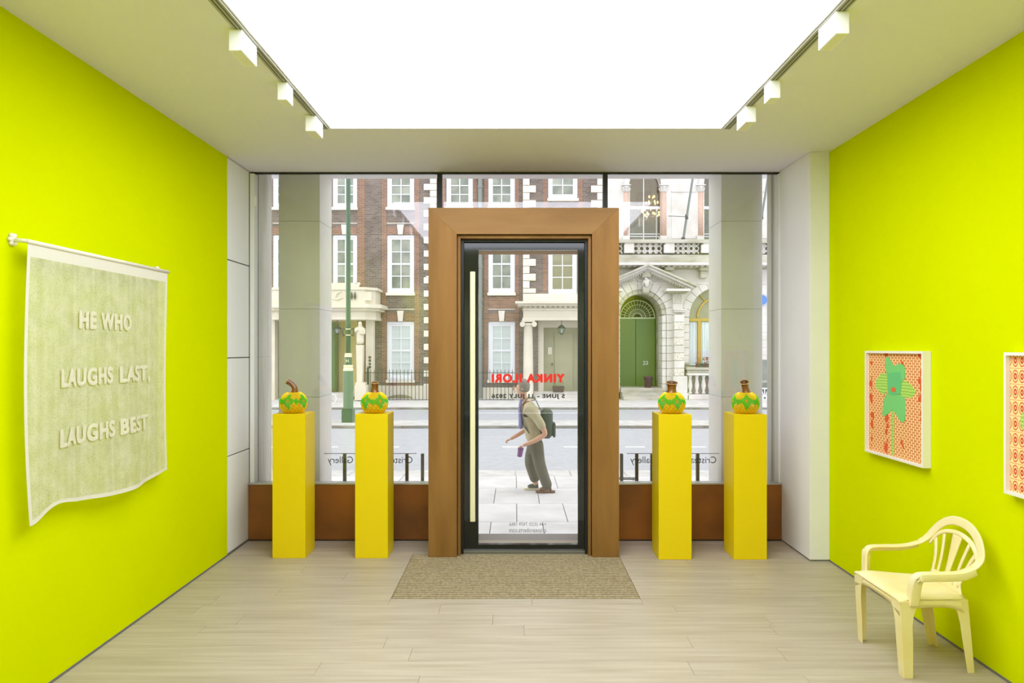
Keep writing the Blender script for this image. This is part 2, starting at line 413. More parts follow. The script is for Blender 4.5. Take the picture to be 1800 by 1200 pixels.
fr.box(PX0, PX0+t, PY0, PY1, CEIL-.002, CEIL+.012); fr.box(PX1-t, PX1, PY0, PY1, CEIL-.002, CEIL+.012); fr.box(PX0+t, PX1-t, PY1-t, PY1, CEIL-.002, CEIL+.012); fr.box(PX0+t, PX1-t, PY0, PY0+t, CEIL-.002, CEIL+.012)
fr.build('edge_trim', M['white_plastic'], lp)

# ------------------------------------------------------------------ shopfront
GZ0, GZ1 = .525, 3.3465
struct(MB().box(XL, 2.42, YG+.032, YG+.056, 3.347, CEIL-.0005).build('trim_2', M['black']))
FX0, FX1, FI0, FI1, FT, FIT, FY = -.729, .868, -.492, .643, 2.927, 2.708, 5.72
def bay(n, x0, x1, lab):
    wn = struct(link('window_%d' % n, None)); wn.location = ((x0+x1)/2, YG+.04, GZ0); wn['label'] = lab
    MB().box(x0+.002, x1-.002, YG+.034, YG+.046, GZ0+.001, GZ1+.0004).build('pane', M['glass'], wn)
    return wn
w1 = bay(1, -2.40, FX0, 'full height shopfront pane left of the bronze door surround')
w3 = bay(2, FX1, 2.405, 'full height shopfront pane right of the bronze door surround')
w2 = struct(link('window_3', None)); w2.location = (0, YG+.04, FT); w2['label'] = 'narrow transom pane above the bronze door surround'
MB().box(-.66, .79, YG+.034, YG+.046, FT+.002, GZ1+.0004).build('pane', M['glass'], w2)
for (a, b) in ((-.7175, -.672), (.804, .847)):
    MB().box(a, b, YG+.03, YG+.08, FT+.001, GZ1).build('mullion', M['black'], w2)
for wn, a, b in ((w1, XL+.004, -2.386), (w3, 2.405, 2.419)):
    MB().box(a, b, YG+.005, YG+.09, 0.0, GZ1).build('frame', M['panel_white'], wn)
for wn, a, b in ((w1, XL+.004, FX0), (w3, FX1, 2.419)):
    MB().box(a, b, YG-.035, YG+.075, GZ0-.012, GZ0).build('sill', M['steel'], wn)
for n, a, b in ((3, XL+.004, FX0-.002), (4, FX1+.002, 2.419)):
    o = MB(); o.bbox(a, b, YG-.03, YG+.07, .012, GZ0-.013, .003)
    o = struct(o.build('trim_%d' % n, M['bronze_dark']))
    o['label'] = 'dark bronze apron panel under the %s shopfront pane' % ('left' if n == 3 else 'right')
    struct(MB().box(a, b, YG-.02, YG+.06, 0, .012).build('trim_%d' % (n+2), M['black']))
# lettering on the panes reads from the street
def vinyl(body, px0, px1, py0, py1, d, m, parent, off=0.0, name='lettering', sp=1.0):
    me = text_mesh(body, abs(X(px1,d)-X(px0,d)), abs(Z(py1,d)-Z(py0,d)), off, spacing=sp)
    return place_text(name, me, m, ((X(px0,d)+X(px1,d))/2, d, (Z(py0,d)+Z(py1,d))/2), (-1,0,0), (0,0,1), parent)
VD = YG+.032
for wn, a, b, l0, l1 in ((w1, 576, 725, 570, 732), (w3, 1108, 1259, 1102, 1264)):
    vinyl('Cristea Roberts Gallery', a, b, 802, 817.5, VD, M['vinyl_grey'], wn)
    MB().pbox(l0, l1, 796.4, 797.4, VD, VD+.001).build('lettering_rule', M['vinyl_grey'], wn)
# small alarm contact on the left jamb
se = MB(); se.bbox(-2.386, -2.372, YG+.008, YG+.04, 3.05, 3.14, .003)
tag(se.build('window_sensor', M['white_plastic']), 'small white sensor box high on the left window jamb', 'sensor')

# bronze door surround and glazed door
dr = struct(link('door_1', None)); dr.location = (.07, FY, 0); dr['label'] = 'tall glazed street door in a deep bronze surround'
def mitre(name, pts, y0, y1, m):
    return recalc(MB().prism(pts, y0, y1).build(name, m, dr))
g = .0012
mitre('surround_jamb', [(FX0,0),(FI0,0),(FI0,FIT-g),(FX0,FT-g)], FY, YG+.75, M['bronze'])
mitre('surround_jamb', [(FX1,0),(FI1,0),(FI1,FIT-g),(FX1,FT-g)], FY, YG+.75, M['bronze'])
mitre('surround_head', [(FX0,FT),(FX1,FT),(FI1,FIT),(FI0,FIT)], FY, YG+.75, M['bronze_h'])
# inner bronze lip, set back behind a dark gap
LY = FY+.04
li = MB(); li.box(FI0+.006, FI0+.028, LY, LY+.06, 0, FIT-.03); li.box(FI1-.028, FI1-.006, LY, LY+.06, 0, FIT-.03); li.box(FI0+.006, FI1-.006, LY, LY+.06, FIT-.03, FIT-.006)
li.build('inner_lip', M['bronze'], dr)
ga = MB(); ga.box(FI0, FI0+.006, LY+.02, LY+.2, 0, FIT); ga.box(FI1-.006, FI1, LY+.02, LY+.2, 0, FIT); ga.box(FI0, FI1, LY+.02, LY+.2, FIT-.006, FIT)
ga.box(FI0+.006, FI0+.05, LY+.06, LY+.2, 0, FIT-.006); ga.box(FI1-.05, FI1-.006, LY+.06, LY+.2, 0, FIT-.006); ga.box(FI0+.05, FI1-.05, LY+.06, LY+.2, FIT-.05, FIT-.006)
ga.build('rebate', M['black'], dr)
DY = 5.86
lx0, lx1 = X(810,DY), X(1031,DY); lz0, lz1 = .028, Z(422,DY)
gx0, gx1, gz0, gz1 = X(841,DY), X(1016,DY), Z(957,DY), Z(439,DY)
lf = MB(); lf.box(lx0, gx0, DY, DY+.05, lz0, lz1); lf.box(gx1, lx1, DY, DY+.05, lz0, lz1); lf.box(gx0, gx1, DY, DY+.05, lz0, gz0); lf.box(gx0, gx1, DY, DY+.05, gz1, lz1)
lf = lf.build('door_leaf', M['dark_glass'], dr)
MB().box(gx0, gx1, DY+.018, DY+.03, gz0, gz1).build('pane', M['glass'], lf)
hb = MB(); hb.bbox(X(826.5,DY-.08), X(835.5,DY-.08), DY-.10, DY-.07, Z(917,DY-.1), Z(477,DY-.1), .004)
for zz in (.62, 2.2): hb.tube([(X(831,DY-.08), DY-.08, zz), (X(831,DY-.08), DY, zz)], .01, 10)
hb.build('handle', M['brass_bar'], dr)
MB().box(FI0+.006, FI1-.006, DY-.03, DY+.09, 0.001, .02).build('threshold', M['steel'], dr)
TD = DY+.016
vinyl('YINKA ILORI', 864, 992.5, 656.5, 672.5, TD, M['vinyl_red'], dr, .075, sp=1.22)
vinyl('5 JUNE - 11 JULY 2026', 864, 993, 692, 701.5, TD, M['vinyl_grey'], dr, .06, sp=1.18)
vinyl('+44 (0)20 7439 1866', 895, 960, 918, 926, TD, M['vinyl_pale'], dr)
vinyl('cristearoberts.com', 895, 960, 927.5, 935.5, TD, M['vinyl_pale'], dr)

# entrance mat let into the floor
em = thing('entrance_mat', 'brown ribbed entrance mat set into the floor before the door', 'mat', ((MX0+MX1)/2, (MY0+MY1)/2, -.02))
MB().box(MX0, MX1, MY0, MY1, -.021, -.012).build('backing', M['mat_base'], em)
n = 27; p = (MY1-MY0-.004)/n
for i in range(n):
    y0 = MY0+.002+i*p
    MB().bbox(MX0+.003, MX1-.003, y0+.007, y0+p-.007, -.0119, .002, .002).build('mat_strip', M['mat'], em)

# ------------------------------------------------------------------ street-side pillars and reveals
def pillar(x0, x1, y0, y1, lab):
    root = struct(link('pillar', None)); root.location = ((x0+x1)/2, y0, -.3); root['label'] = lab
    zc = [-.3, .43, 1.28, 2.13, 2.98, 3.52]
    for a, b in zip(zc[:-1], zc[1:]):
        MB().bbox(x0, x1, y0, y1, a+.001, b-.001, .0025).build('stone_block', M['pillar'], root)
pillar(X(490,6.6), X(562,6.6), 6.6, 7.03, 'square grey stone pillar outside the left shopfront pane')
pillar(X(1268,6.6), X(1340,6.6), 6.6, 7.03, 'square grey stone pillar outside the right shopfront pane')
ex = MB(); ex.box(-9, XL-.005, 6.47, 6.82, -.3, 3.5)
struct(ex.build('wall_exterior_left', M['concrete']))
struct(MB().box(-9, XL-.003, YG+.121, 6.469, -.3, 3.5).build('trim_7', M['lead']))
struct(MB().box(2.425, 9, YG+.11, 6.42, -.3, 3.5).build('wall_exterior_right', M['concrete']))
tr = MB(); tr.box(2.42, 9, 6.421, 6.455, -.3, 3.5)
struct(tr.build('trim_8', M['rail']))
struct(MB().box(2.412, 9, 6.456, 6.545, -.3, 3.5).build('trim_9', M['panel_white']))
struct(MB().box(-9, 9, YG+.06, 7.05, 3.5, 3.6).build('soffit', M['white_paint']))
struct(MB().box(-9, 9, 6.6, 7.05, 3.6, 8).build('wall_front', M['stone_white']))

# low row of dark bars outside each pane
for pxs, lab in (((606, 633.3, 660.7, 688, 715.4, 742.7), 'row of low dark metal posts outside the left shopfront pane'), ((1092.5, 1119.2, 1146, 1172.7, 1199.5, 1226.2), 'row of low dark metal posts outside the right shopfront pane')):
    d = 6.75; rr = thing('post_railing', lab, 'railing', (X(pxs[2],d), d, -.3), 'low metal posts outside the shopfront')
    MB().box(X(pxs[0],d)-.03, X(pxs[-1],d)+.03, d-.03, d+.03, -.3, -.288).build('base_plate', M['iron'], rr)
    me = None
    for px in pxs:
        o = MB().bbox(X(px,d)-.0145, X(px,d)+.0145, d-.02, d+.02, -.288, Z(797.5,d-.02), .003).build('post', M['iron'], rr)

# ------------------------------------------------------------------ street
PZ, RZ = -.30, -.37
pv = struct(MB().box(-9, 9, 6.3, 11.2, -.7, PZ-.035).build('pavement', M['paving_bed'])); pv['label'] = 'pale stone slab pavement outside the gallery'
rows = [6.31, 7.1, 8.07, 9.03, 10.0, 10.965, 11.2]
pw = .606
me_cache = {}
for r, (a, b) in enumerate(zip(rows[:-1], rows[1:])):
    x = -6.06+(pw/2 if r % 2 else 0)+.016
    if r == 5: continue
    if r not in me_cache:
        me_cache[r] = MB().bbox(-pw/2+.004, pw/2-.004, .004, b-a-.004, -.03, 0, .004).mesh('paving_slab', M['paving'])
    while x < 6.3:
        o = link('paving_slab', me_cache[r], pv); o.location = (x+pw/2, a, PZ-.0008*random.random()); x += pw
km = MB().bbox(0.003, .897, 0, .53, -.12, 0, .012).mesh('kerb_stone', M['kerb'])
for i in range(-8, 9):
    o = link('kerb_stone', km, pv); o.location = (i*.9, 10.967, PZ)
rd = struct(MB().box(-25, 25, 11.2, 24.2, -.8, RZ).build('road', M['asphalt'])); rd['label'] = 'pale grey asphalt carriageway of the street'
x = -8.2
while x < 9:
    MB().box(x, x+.42, 14.62, 14.72, RZ, RZ+.003).build('road_marking', M['road_paint'], rd); x += 1.32
isl = struct(MB().box(-25, 25, 18.16, 19.45, RZ-.1, PZ).build('traffic_island', M['kerb'])); isl['label'] = 'long pale kerbed island in the middle of the street'
for i in range(-12, 13):
    MB().bbox(i*1.0+.004, i*1.0+.996, 18.08, 18.158, RZ, PZ+.001, .008).build('kerb_stone', M['kerb_dark'], isl)
fp = struct(MB().box(-25, 25, 23.75, 32, RZ-.4, PZ).build('pavement', M['paving'])); fp['label'] = 'far pavement in front of the brick and stone houses'
for i in range(-14, 15):
    MB().bbox(i*1.0+.004, i*1.0+.996, 23.65, 23.748, RZ, PZ+.001, .008).build('kerb_stone', M['kerb_dark'], fp)
dg_ = MB(); dx, dy = X(1100,10.9), 10.72
dc = thing('drain_cover', 'dark slotted drain cover in the pavement near the kerb', 'drain cover', (dx, dy, PZ))
m_ = MB()
m_.box(dx-.14, dx+.14, dy-.08, dy-.065, PZ+.001, PZ+.012); m_.box(dx-.14, dx+.14, dy+.065, dy+.08, PZ+.001, PZ+.012)
m_.box(dx-.14, dx-.125, dy-.065, dy+.065, PZ+.001, PZ+.012); m_.box(dx+.125, dx+.14, dy-.065, dy+.065, PZ+.001, PZ+.012)
m_.build('frame', M['iron'], dc)
for i in range(7): MB().box(dx-.115+i*.035, dx-.095+i*.035, dy-.065, dy+.065, PZ+.001, PZ+.01).build('grate_bar', M['iron'], dc)

# ------------------------------------------------------------------ houses opposite
FD = 28.0
def wall_holes(x0, x1, z0, z1, holes, y0, depth):
    """wall slab front at y0 with rectangular openings (and their reveals)"""
    m = MB(); xs = sorted({x0, x1, *[h[0] for h in holes], *[h[1] for h in holes]}); zz = sorted({z0, z1, *[h[2] for h in holes], *[h[3] for h in holes]})
    xs = [x for x in xs if x0 <= x <= x1]; zz = [z for z in zz if z0 <= z <= z1]
    def solid(i, k):
        if not (0 <= i < len(xs)-1 and 0 <= k < len(zz)-1): return False
        cx, cz = (xs[i]+xs[i+1])/2, (zz[k]+zz[k+1])/2
        return not any(h[0] < cx < h[1] and h[2] < cz < h[3] for h in holes)
    for i in range(len(xs)-1):
        for k in range(len(zz)-1):
            if not solid(i, k): continue
            a, b, c, e = xs[i], xs[i+1], zz[k], zz[k+1]; y1 = y0+depth
            m.add([(a,y0,c),(b,y0,c),(b,y0,e),(a,y0,e)], [(0,1,2,3)])
            m.add([(a,y1,c),(b,y1,c),(b,y1,e),(a,y1,e)], [(3,2,1,0)])
            if not solid(i-1, k): m.add([(a,y0,c),(a,y0,e),(a,y1,e),(a,y1,c)], [(0,1,2,3)])
            if not solid(i+1, k): m.add([(b,y0,c),(b,y1,c),(b,y1,e),(b,y0,e)], [(0,1,2,3)])
            if not solid(i, k-1): m.add([(a,y0,c),(a,y1,c),(b,y1,c),(b,y0,c)], [(0,1,2,3)])
            if not solid(i, k+1): m.add([(a,y0,e),(b,y0,e),(b,y1,e),(a,y1,e)], [(0,1,2,3)])
    return m
def hole(px0, px1, py0, py1, d): return (X(px0,d), X(px1,d), Z(py1,d), Z(py0,d))
def sash(parent, px0, px1, py0, py1, d, cols, rows, glass, fw=8.0, meet=None, bar=1.6, sill=True, back=.12):
    """sash window: box frame, glazing bars, meeting rail; each pane a sub-part"""
    x0, x1, z0, z1 = hole(px0, px1, py0, py1, d); k = d/F; y = d+back; f = fw*k; b = bar*k
    m = MB()
    m.box(x0, x0+f*.55, y-.06, y+.1, z0, z1); m.box(x1-f*.55, x1, y-.06, y+.1, z0, z1); m.box(x0+f*.55, x1-f*.55, y-.06, y+.1, z1-f*.55, z1); m.box(x0+f*.55, x1-f*.55, y-.06, y+.1, z0, z0+f*.55)
    m.box(x0+f*.55, x0+f, y-.02, y+.06, z0+f*.55, z1-f*.55); m.box(x1-f, x1-f*.55, y-.02, y+.06, z0+f*.55, z1-f*.55)
    m.box(x0+f, x1-f, y-.02, y+.06, z1-f*1.0, z1-f*.55); m.box(x0+f, x1-f, y-.02, y+.06, z0+f*.55, z0+f*1.05)
    gx0, gx1, gz0, gz1 = x0+f, x1-f, z0+f*1.05, z1-f
    cw = (gx1-gx0)/cols; rh = (gz1-gz0)/rows
    for c in range(1, cols): m.box(gx0+c*cw-b/2, gx0+c*cw+b/2, y-.01, y+.035, gz0, gz1)
    for r in range(1, rows):
        t = b*1.9 if meet == r else b
        m.box(gx0, gx1, y-.015 if meet == r else y-.009, y+.036, gz0+r*rh-t/2, gz0+r*rh+t/2)
    wn = m.build('window', M['sash'], parent)
    pm = MB().box(0, cw, 0, .012, 0, rh).mesh('pane', glass)
    for c in range(cols):
        for r in range(rows):
            o = link('pane', pm, wn); o.location = Vector((gx0+c*cw, y+.02, gz0+r*rh))-wloc(wn)
    if sill: MB().bbox(x0-1.6*k, x1+1.6*k, d-.1, d+.1, z0-5*k, z0, .012).build('sill', M['quoin'], parent)
    return wn
def keystone(parent, cx, py0, py1, d, wt=11.5, wb=8):
    recalc(MB().prism([(X(cx-wt/2,d),Z(py0,d)),(X(cx+wt/2,d),Z(py0,d)),(X(cx+wb/2,d),Z(py1,d)),(X(cx-wb/2,d),Z(py1,d))], d-.07, d+.02).build('keystone', M['quoin'], parent))
def red(parent, px0, px1, py0, py1, d, name='red_brick_strip', out=.012):
    MB().pbox(px0, px1, py0, py1, d-out, d+.01).build(name, M['brick_red'], parent)
def front(parent, cx, hw, d, rows3=True, blinds=True, skip=()):
    """one column of three windows: returns the openings"""
    o = []
    if 2 not in skip: o.append((cx-hw, cx+hw, 270, 364.5)); sash(parent, cx-hw, cx+hw, 270, 364.5, d, 2, 5, M['pane_dark'], meet=3)
    if 1 not in skip: o.append((cx-hw, cx+hw, 412.5, 514.5)); sash(parent, cx-hw, cx+hw, 412.5, 514.5, d, 2, 4, M['pane_dark'], meet=2)
    if 0 not in skip: o.append((cx-hw, cx+hw, 565, 667.5)); sash(parent, cx-hw, cx+hw, 565, 667.5, d, 2, 4, M['pane_blind'], meet=2)
    for s, (t, b) in ((1, (395, 412)), (0, (546, 564.5))):
        if s in skip: continue
        keystone(parent, cx, t, b, d); 
        red(parent, cx-hw, cx-5.6, t+4, b, d, 'brick_arch'); red(parent, cx+5.6, cx+hw, t+4, b, d, 'brick_arch')
        MB().pbox(cx-hw, cx+hw, t-3.4, t-2.2, d-.02, d+.01).build('string_course', M['quoin'], parent)
    return [hole(*q, d) for q in o]
def iron_bar(m, x, y, z0, z1, r=.011): m.tube([(x,y,z0),(x,y,z1-.06),(x,y,z1)], [r, r, r*.2], 6)

# --- left brick house with cream porch
hA = thing('brick_house', 'dark brick house with cream statue porch and white sash windows, farthest left', 'house', (X(600,FD), FD, PZ))
HL = []
HL += front(hA, 704, 24, FD)
HL += front(hA, 606, 21.7, FD, skip=(0,))
HL += front(hA, 501, 21.7, FD, skip=(0,))
HL += front(hA, 400, 21.7, FD, skip=())
HL.append(hole(560, 634, 556, 701.5, FD))
wall_holes(X(330,FD), X(758,FD), PZ, 12, HL, FD, .35).build('wall', M['brick'], hA)
for a, b in ((628.5, 641.5), (671, 679.5), (728.5, 737)): red(hA, a, b, 200, 672, FD)
MB().pbox(657, 757, 677.5, 702.5, FD-.06, FD).build('wall_plinth', M['stone_cream'], hA)
MB().pbox(330, 480, 677.5, 702.5, FD-.06, FD).build('wall_plinth', M['stone_cream'], hA)
red(hA, 676, 730, 672.5, 677, FD, 'brick_course', .05)
# half-round basement light
pts = [(X(703+24*math.cos(a),FD-.07), Z(702,FD-.07)+.2*math.sin(a)) for a in [PI*i/12 for i in range(13)]]
recalc(MB().prism(pts, FD-.085, FD-.05).build('basement_arch', M['pane_olive'], hA))
# corner quoins
yq = 206.0; long_ = True; i = 0
while yq < 680:
    q0 = yq+.4; q1 = yq+11.3
    if long_: MB().bbox(X(745,FD), X(767.5,FD), FD-.05, FD+.3, Z(q1,FD), Z(q0,FD), .01).build('quoin', M['quoin'], hA)
    else: MB().bbox(X(756,FD), X(767.5,FD), FD-.05, FD+.3, Z(q1,FD), Z(q0,FD), .01).build('quoin', M['quoin'], hA)
    yq += 11.7; long_ = not long_
# porch: entablature block on a pier, a statue pilaster, lobby behind
pD = 26.6
def pz(y): return Z(y, pD)
def chamf(px0, px1, py0, py1, d, c, name, parent, m, back=FD, bulge=0):
    """slab with chamfered front corners, running back to the wall"""
    x0, x1 = X(px0,d), X(px1,d)
    return recalc(MB().prism_z([(x0+c,d),(x1-c,d),(x1,d+c),(x1,back),(x0,back),(x0,d+c)], Z(py1,d), Z(py0,d)).build(name, m, parent))
chamf(468, 656.5, 507, 534, pD, .35, 'parapet', hA, M['stone_cream'])
chamf(465, 660, 504.5, 509, pD-.06, .38, 'coping', hA, M['stone_cream'])
chamf(459, 667, 534, 540.5, pD-.3, .42, 'cornice', hA, M['stone_cream'])
chamf(463, 663, 540.5, 545.5, pD-.15, .40, 'cornice_bed', hA, M['stone_cream'])
chamf(470, 657, 545.5, 556.5, pD, .36, 'frieze', hA, M['stone_cream'])
chamf(469, 658, 556.5, 561.5, pD-.05, .36, 'architrave', hA, M['stone_cream'])
MB().pbox(640.5, 653, 513, 528, pD-.001, pD+.1).build('parapet_panel', M['stone_cream'], hA)
em_ = MB(); em_.tube([(X(588,pD), pD-.03, pz(525)), (X(592,pD), pD-.03, pz(515)), (X(600,pD), pD-.03, pz(512))], [.03,.05,.02], 8)
em_.tube([(X(584,pD), pD-.03, pz(524)), (X(592,pD), pD-.03, pz(526)), (X(603,pD), pD-.03, pz(523))], [.02,.05,.02], 8)
em_.build('relief_ornament', M['stone_cream'], hA)
sc_ = MB(); sc_.pbox(560, 624, 497, 505, pD+.3, pD+.9)
sc_.tube([(X(624,pD+.3), pD+.35, Z(503,pD+.3)), (X(628,pD+.3), pD+.35, Z(503,pD+.3)), (X(630,pD+.3), pD+.35, Z(498,pD+.3)), (X(632.5,pD+.3), pD+.35, Z(497,pD+.3))], [.1,.09,.06,.03], 8)
sc_.build('window_box', M['stone_cream'], hA)
# twin hanging bells on parapet
for bx in (618.8, 624.6):
    b_ = MB(); b_.lathe([(.012,.3),(.03,.22),(.045,.1),(.02,.03),(.03,0)], X(bx,pD), pD-.06, 8, pz(526.5)); b_.build('wall_bell', M['iron'], hA)
# piers
for a, b in ((643, 656), (470, 483)):
    MB().pbox(a, b, 561.5, 703, pD+.6, pD+.95).build('pier', M['stone_cream'], hA)
# statue pilaster (herm): tapered shaft, draped figure with head and folded arms
stD = pD+.05
def sx(p): return X(p, stD)
def sz(p): return Z(p, stD)
h_ = MB(); h_.prism([(sx(627),sz(606)),(sx(639),sz(606)),(sx(637.6),sz(672)),(sx(628.4),sz(672))], stD-.12, stD+.16)
recalc(h_.build('herm_shaft', M['stone_cream'], hA))
MB().pbox(624.5, 641.5, 672, 677, stD-.17, stD+.2).build('herm_base', M['stone_cream'], hA)
MB().pbox(623, 643.5, 677, 703, stD-.22, stD+.25).build('pedestal', M['stone_cream'], hA)
cx = sx(633.2)
skin_obj('herm_figure', [(cx,stD,sz(606),.15,.13),(cx,stD,sz(598),.17,.14),(cx,stD-.01,sz(590),.15,.13),(cx,stD-.01,sz(583),.17,.12),(cx+.01,stD-.02,sz(577),.12,.1),(cx+.01,stD-.04,sz(573.5),.06,.06),(cx+.01,stD-.07,sz(569.5),.085,.1),(cx+.01,stD-.06,sz(564.5),.07,.08),
    (cx-.15,stD-.03,sz(578),.06),(cx-.2,stD-.08,sz(584),.05),(cx-.06,stD-.17,sz(579.5),.04),(cx+.16,stD-.03,sz(579),.06),(cx+.18,stD-.1,sz(587),.05),(cx+.02,stD-.18,sz(585),.04)],
    chain(8)+[(4,8),(8,9),(9,10),(4,11),(11,12),(12,13)], M['stone_cream'], hA)
# lobby
lb = MB(); lb.pbox(560, 634, 560, 701, FD+.7, FD+.75); lb.build('lobby_wall', M['door_cream'], hA)
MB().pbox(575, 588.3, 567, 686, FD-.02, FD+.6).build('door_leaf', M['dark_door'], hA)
MB().pbox(591, 594, 600, 690, FD+.55, FD+.7).build('lobby_door_stile', M['door_olive'], hA)
for k in range(2): MB().box(X(560,FD), X(628,FD), pD+.45+k*.35, FD+.3, PZ, PZ+.12*(k+1)).build('step', M['stone_white'], hA)
def lantern(px, py0, py1, d, ytop, lab):
    """six-sided hanging lantern on a rod"""
    x = X(px,d); z0, z1 = Z(py1,d), Z(py0,d); h = z1-z0
    t = thing('hanging_lantern', lab, 'lantern', (x, d, z0), 'hanging porch lanterns')
    m = MB(); m.tube([(x,d,z1),(x,d,Z(ytop,d))], .012, 6); m.build('rod', M['iron'], t)
    m = MB(); m.lathe([(.17,h*.62),(.15,h*.72),(.08,h*.9),(.02,h)], x, d, 6, z0); m.build('roof', M['iron'], t)
    m = MB(); m.lathe([(.085,h*.16),(.135,h*.62)], x, d, 6, z0); m.build('glass_body', M['lantern_glass'], t)
    m = MB()
    for k in range(6):
        a = 2*PI*k/6; m.tube([(x+.088*math.cos(a), d+.088*math.sin(a), z0+h*.15), (x+.14*math.cos(a), d+.14*math.sin(a), z0+h*.63)], .014, 5)
    m.lathe([(.02,0),(.04,h*.06),(.09,h*.13),(.095,h*.17)], x, d, 6, z0)
    m.build('cage', M['iron'], t)
lantern(593.2, 572.5, 588, pD+.5, 561.5, 'dark six-sided lantern hanging in the statue porch')
# address letters on dark vertical plate
pl = MB(); 
for k, yy in enumerate((626, 631.5, 637.5, 643)): pl.pbox(648.2, 651.8, yy, yy+3.6, pD+.57, pD+.6)
pl.build('nameplate', M['iron'], hA)

# --- iron railing along the brick houses
rD = 27.0
ir = thing('iron_railing', 'black iron railing of slim spiked bars before the brick houses', 'railing', (X(770,rD), rD, PZ))
rl = MB(); rl.box(X(640,rD), X(905,rD), rD-.012, rD+.012, Z(655.6,rD), Z(654.4,rD)); rl.build('top_rail', M['iron'], ir)
rl = MB(); rl.box(X(640,rD), X(905,rD), rD-.012, rD+.012, Z(702.8,rD), Z(701.8,rD)); rl.build('bottom_rail', M['iron'], ir)
bm_ = MB(); iron_bar(bm_, 0, 0, 0, Z(648.5,rD)-PZ, .012); bmesh_bar = bm_.mesh('bar', M['iron'])
for i in range(39):
    o = link('bar', bmesh_bar, ir); o.location = Vector((X(651.5+6.55*i,rD), rD, PZ))-wloc(ir)
po = MB(); po.box(X(644.6,rD)-.0, X(648.8,rD), rD-.05, rD+.05, PZ, Z(655,rD)); po.lathe([(.05,0),(.07,.03),(.03,.08),(.055,.15),(.01,.26)], X(646.7,rD), rD, 8, Z(655,rD)); po.build('end_post', M['iron'], ir)

# --- middle brick house, with projecting stone-quoined bay and columned porch
hB = thing('brick_house', 'brick house with white quoins and an ionic columned porch, seen through the door', 'house', (X(930,FD), FD, PZ))
HB = []
HB += front(hB, 807.8, 23.4, FD)
HB += front(hB, 881.7, 23.5, FD)
wall_holes(X(768,FD), X(919.5,FD), PZ, 12, HB, FD, .35).build('wall', M['brick'], hB)
for cx_ in (807.8, 881.7):
    for a in (-31, 24.2): red(hB, cx_+a, cx_+a+6.5, 200, 672, FD)
    red(hB, cx_-23, cx_+23, 521.5, 541.8, FD, 'brick_panel')
MB().pbox(768, 919, 681, 702.5, FD-.06, FD).build('wall_plinth', M['stone_cream'], hB)
dp = MB(); x = X(844,FD-.15); dp.tube([(x,FD-.15,PZ),(x,FD-.15,11.5)], .085, 10)
for yy in (330, 470, 527, 538, 598, 609, 670): dp.tube([(x,FD-.15,Z(yy,FD)-.04),(x,FD-.15,Z(yy,FD)+.04)], .11, 10)
dp.build('drainpipe', M['lead'], hB)
BD = 27.75
HC = [hole(963.5, 1015.5, 268, 349, BD), hole(963.5, 1014.5, 396, 516, BD), hole(946, 1034, 560, 702, BD)]
sash(hB, 963.5, 1015.5, 268, 349, BD, 2, 4, M['pane_dark'], meet=2)
sash(hB, 963.5, 1014.5, 396, 516, BD, 2, 5, M['pane_olive'], meet=3, sill=False)
wall_holes(X(919.6,BD), X(1061,BD), PZ, 12, HC, BD, .5).build('bay_wall', M['brick'], hB)
red(hB, 955, 963, 200, 512, BD); red(hB, 1016, 1024, 200, 512, BD)
yq = 197.0; long_ = True
while yq < 512:
    q0, q1 = yq+.4, min(yq+12.5, 515)
    if not(528 < yq): 
        for s in (0, 1):
            wq = 22.5 if long_ else 11.5
            a, b = (919.3, 919.3+wq) if s == 0 else (1061.2-wq, 1061.2)
            MB().bbox(X(a,BD), X(b,BD), BD-.06, BD+.3, Z(q1,BD), Z(q0,BD), .01).build('quoin', M['quoin'], hB)
    yq += 12.9; long_ = not long_
MB().pbox(919.3, 1061.2, 516, 530, BD-.08, BD).build('stone_band', M['quoin'], hB)
qD = 26.7
ent = [(905.5, 1062.5, 529, 533, -.45, 'cornice'), (910, 1062, 533, 537.2, -.3, 'cornice_bed'), (919, 1061, 541.5, 545, -.06, 'frieze_moulding'), (920, 1060, 545, 558, 0, 'frieze'), (918.5, 1061.5, 558, 562.6, -.06, 'architrave')]
for a, b, t, u, o_, nm in ent: MB().pbox(a, b, t, u, qD+o_, BD).build(nm, M['stone_cream'], hB)
MB().pbox(919.5, 1060.5, 537.2, 541.5, qD-.02, BD).build('dentil_bed', M['stone_cream'], hB)
dm = MB(); k = qD/F; dm.box(0, 4.6*k, -.1, 0, 0, 3.0*k); dme = dm.mesh('dentil', M['stone_cream'])
for i in range(16):
    o = link('dentil', dme, hB); o.location = Vector((X(921+8.8*i,qD), qD-.02, Z(541,qD)))-wloc(hB)
for cx_ in (928.6, 1051.4):
    c_ = MB(); c_.smooth = True
    x = X(cx_,qD+.2); y_ = qD+.2; zb = PZ+.02; zt = Z(573,qD); hh = zt-zb; n_ = 20
    c_.lathe([(.25,0),(.25,.1),(.22,.13),(.24,.2),(.205,.25),(.2,hh*.35),(.185,hh*.7),(.165,hh-.02),(.18,hh)], x, y_, n_, zb)
    c_.build('column_shaft', M['stone_cream'], hB)
    cap = MB(); cap.box(x-.26, x+.26, y_-.24, y_+.24, Z(565.5,qD), Z(562.6,qD))
    cap.lathe([(.17,0),(.22,.06),(.24,.13)], x, y_, 16, Z(573.5,qD))
    for s in (-1, 1):
        cap.tube([(x+s*.23, y_-.24, Z(569.5,qD)), (x+s*.23, y_+.24, Z(569.5,qD))], .105, 14)
        cap.tube([(x+s*.23, y_-.26, Z(569.5,qD)), (x+s*.23, y_-.24, Z(569.5,qD))], .05, 10)
    cap.build('capital', M['stone_cream'], hB)
for k in range(3): MB().box(X(940,qD), X(1040,qD), qD+.05+k*.33, BD+.4, PZ+.1*k, PZ+.1*(k+1)).build('step', M['stone_white'], hB)
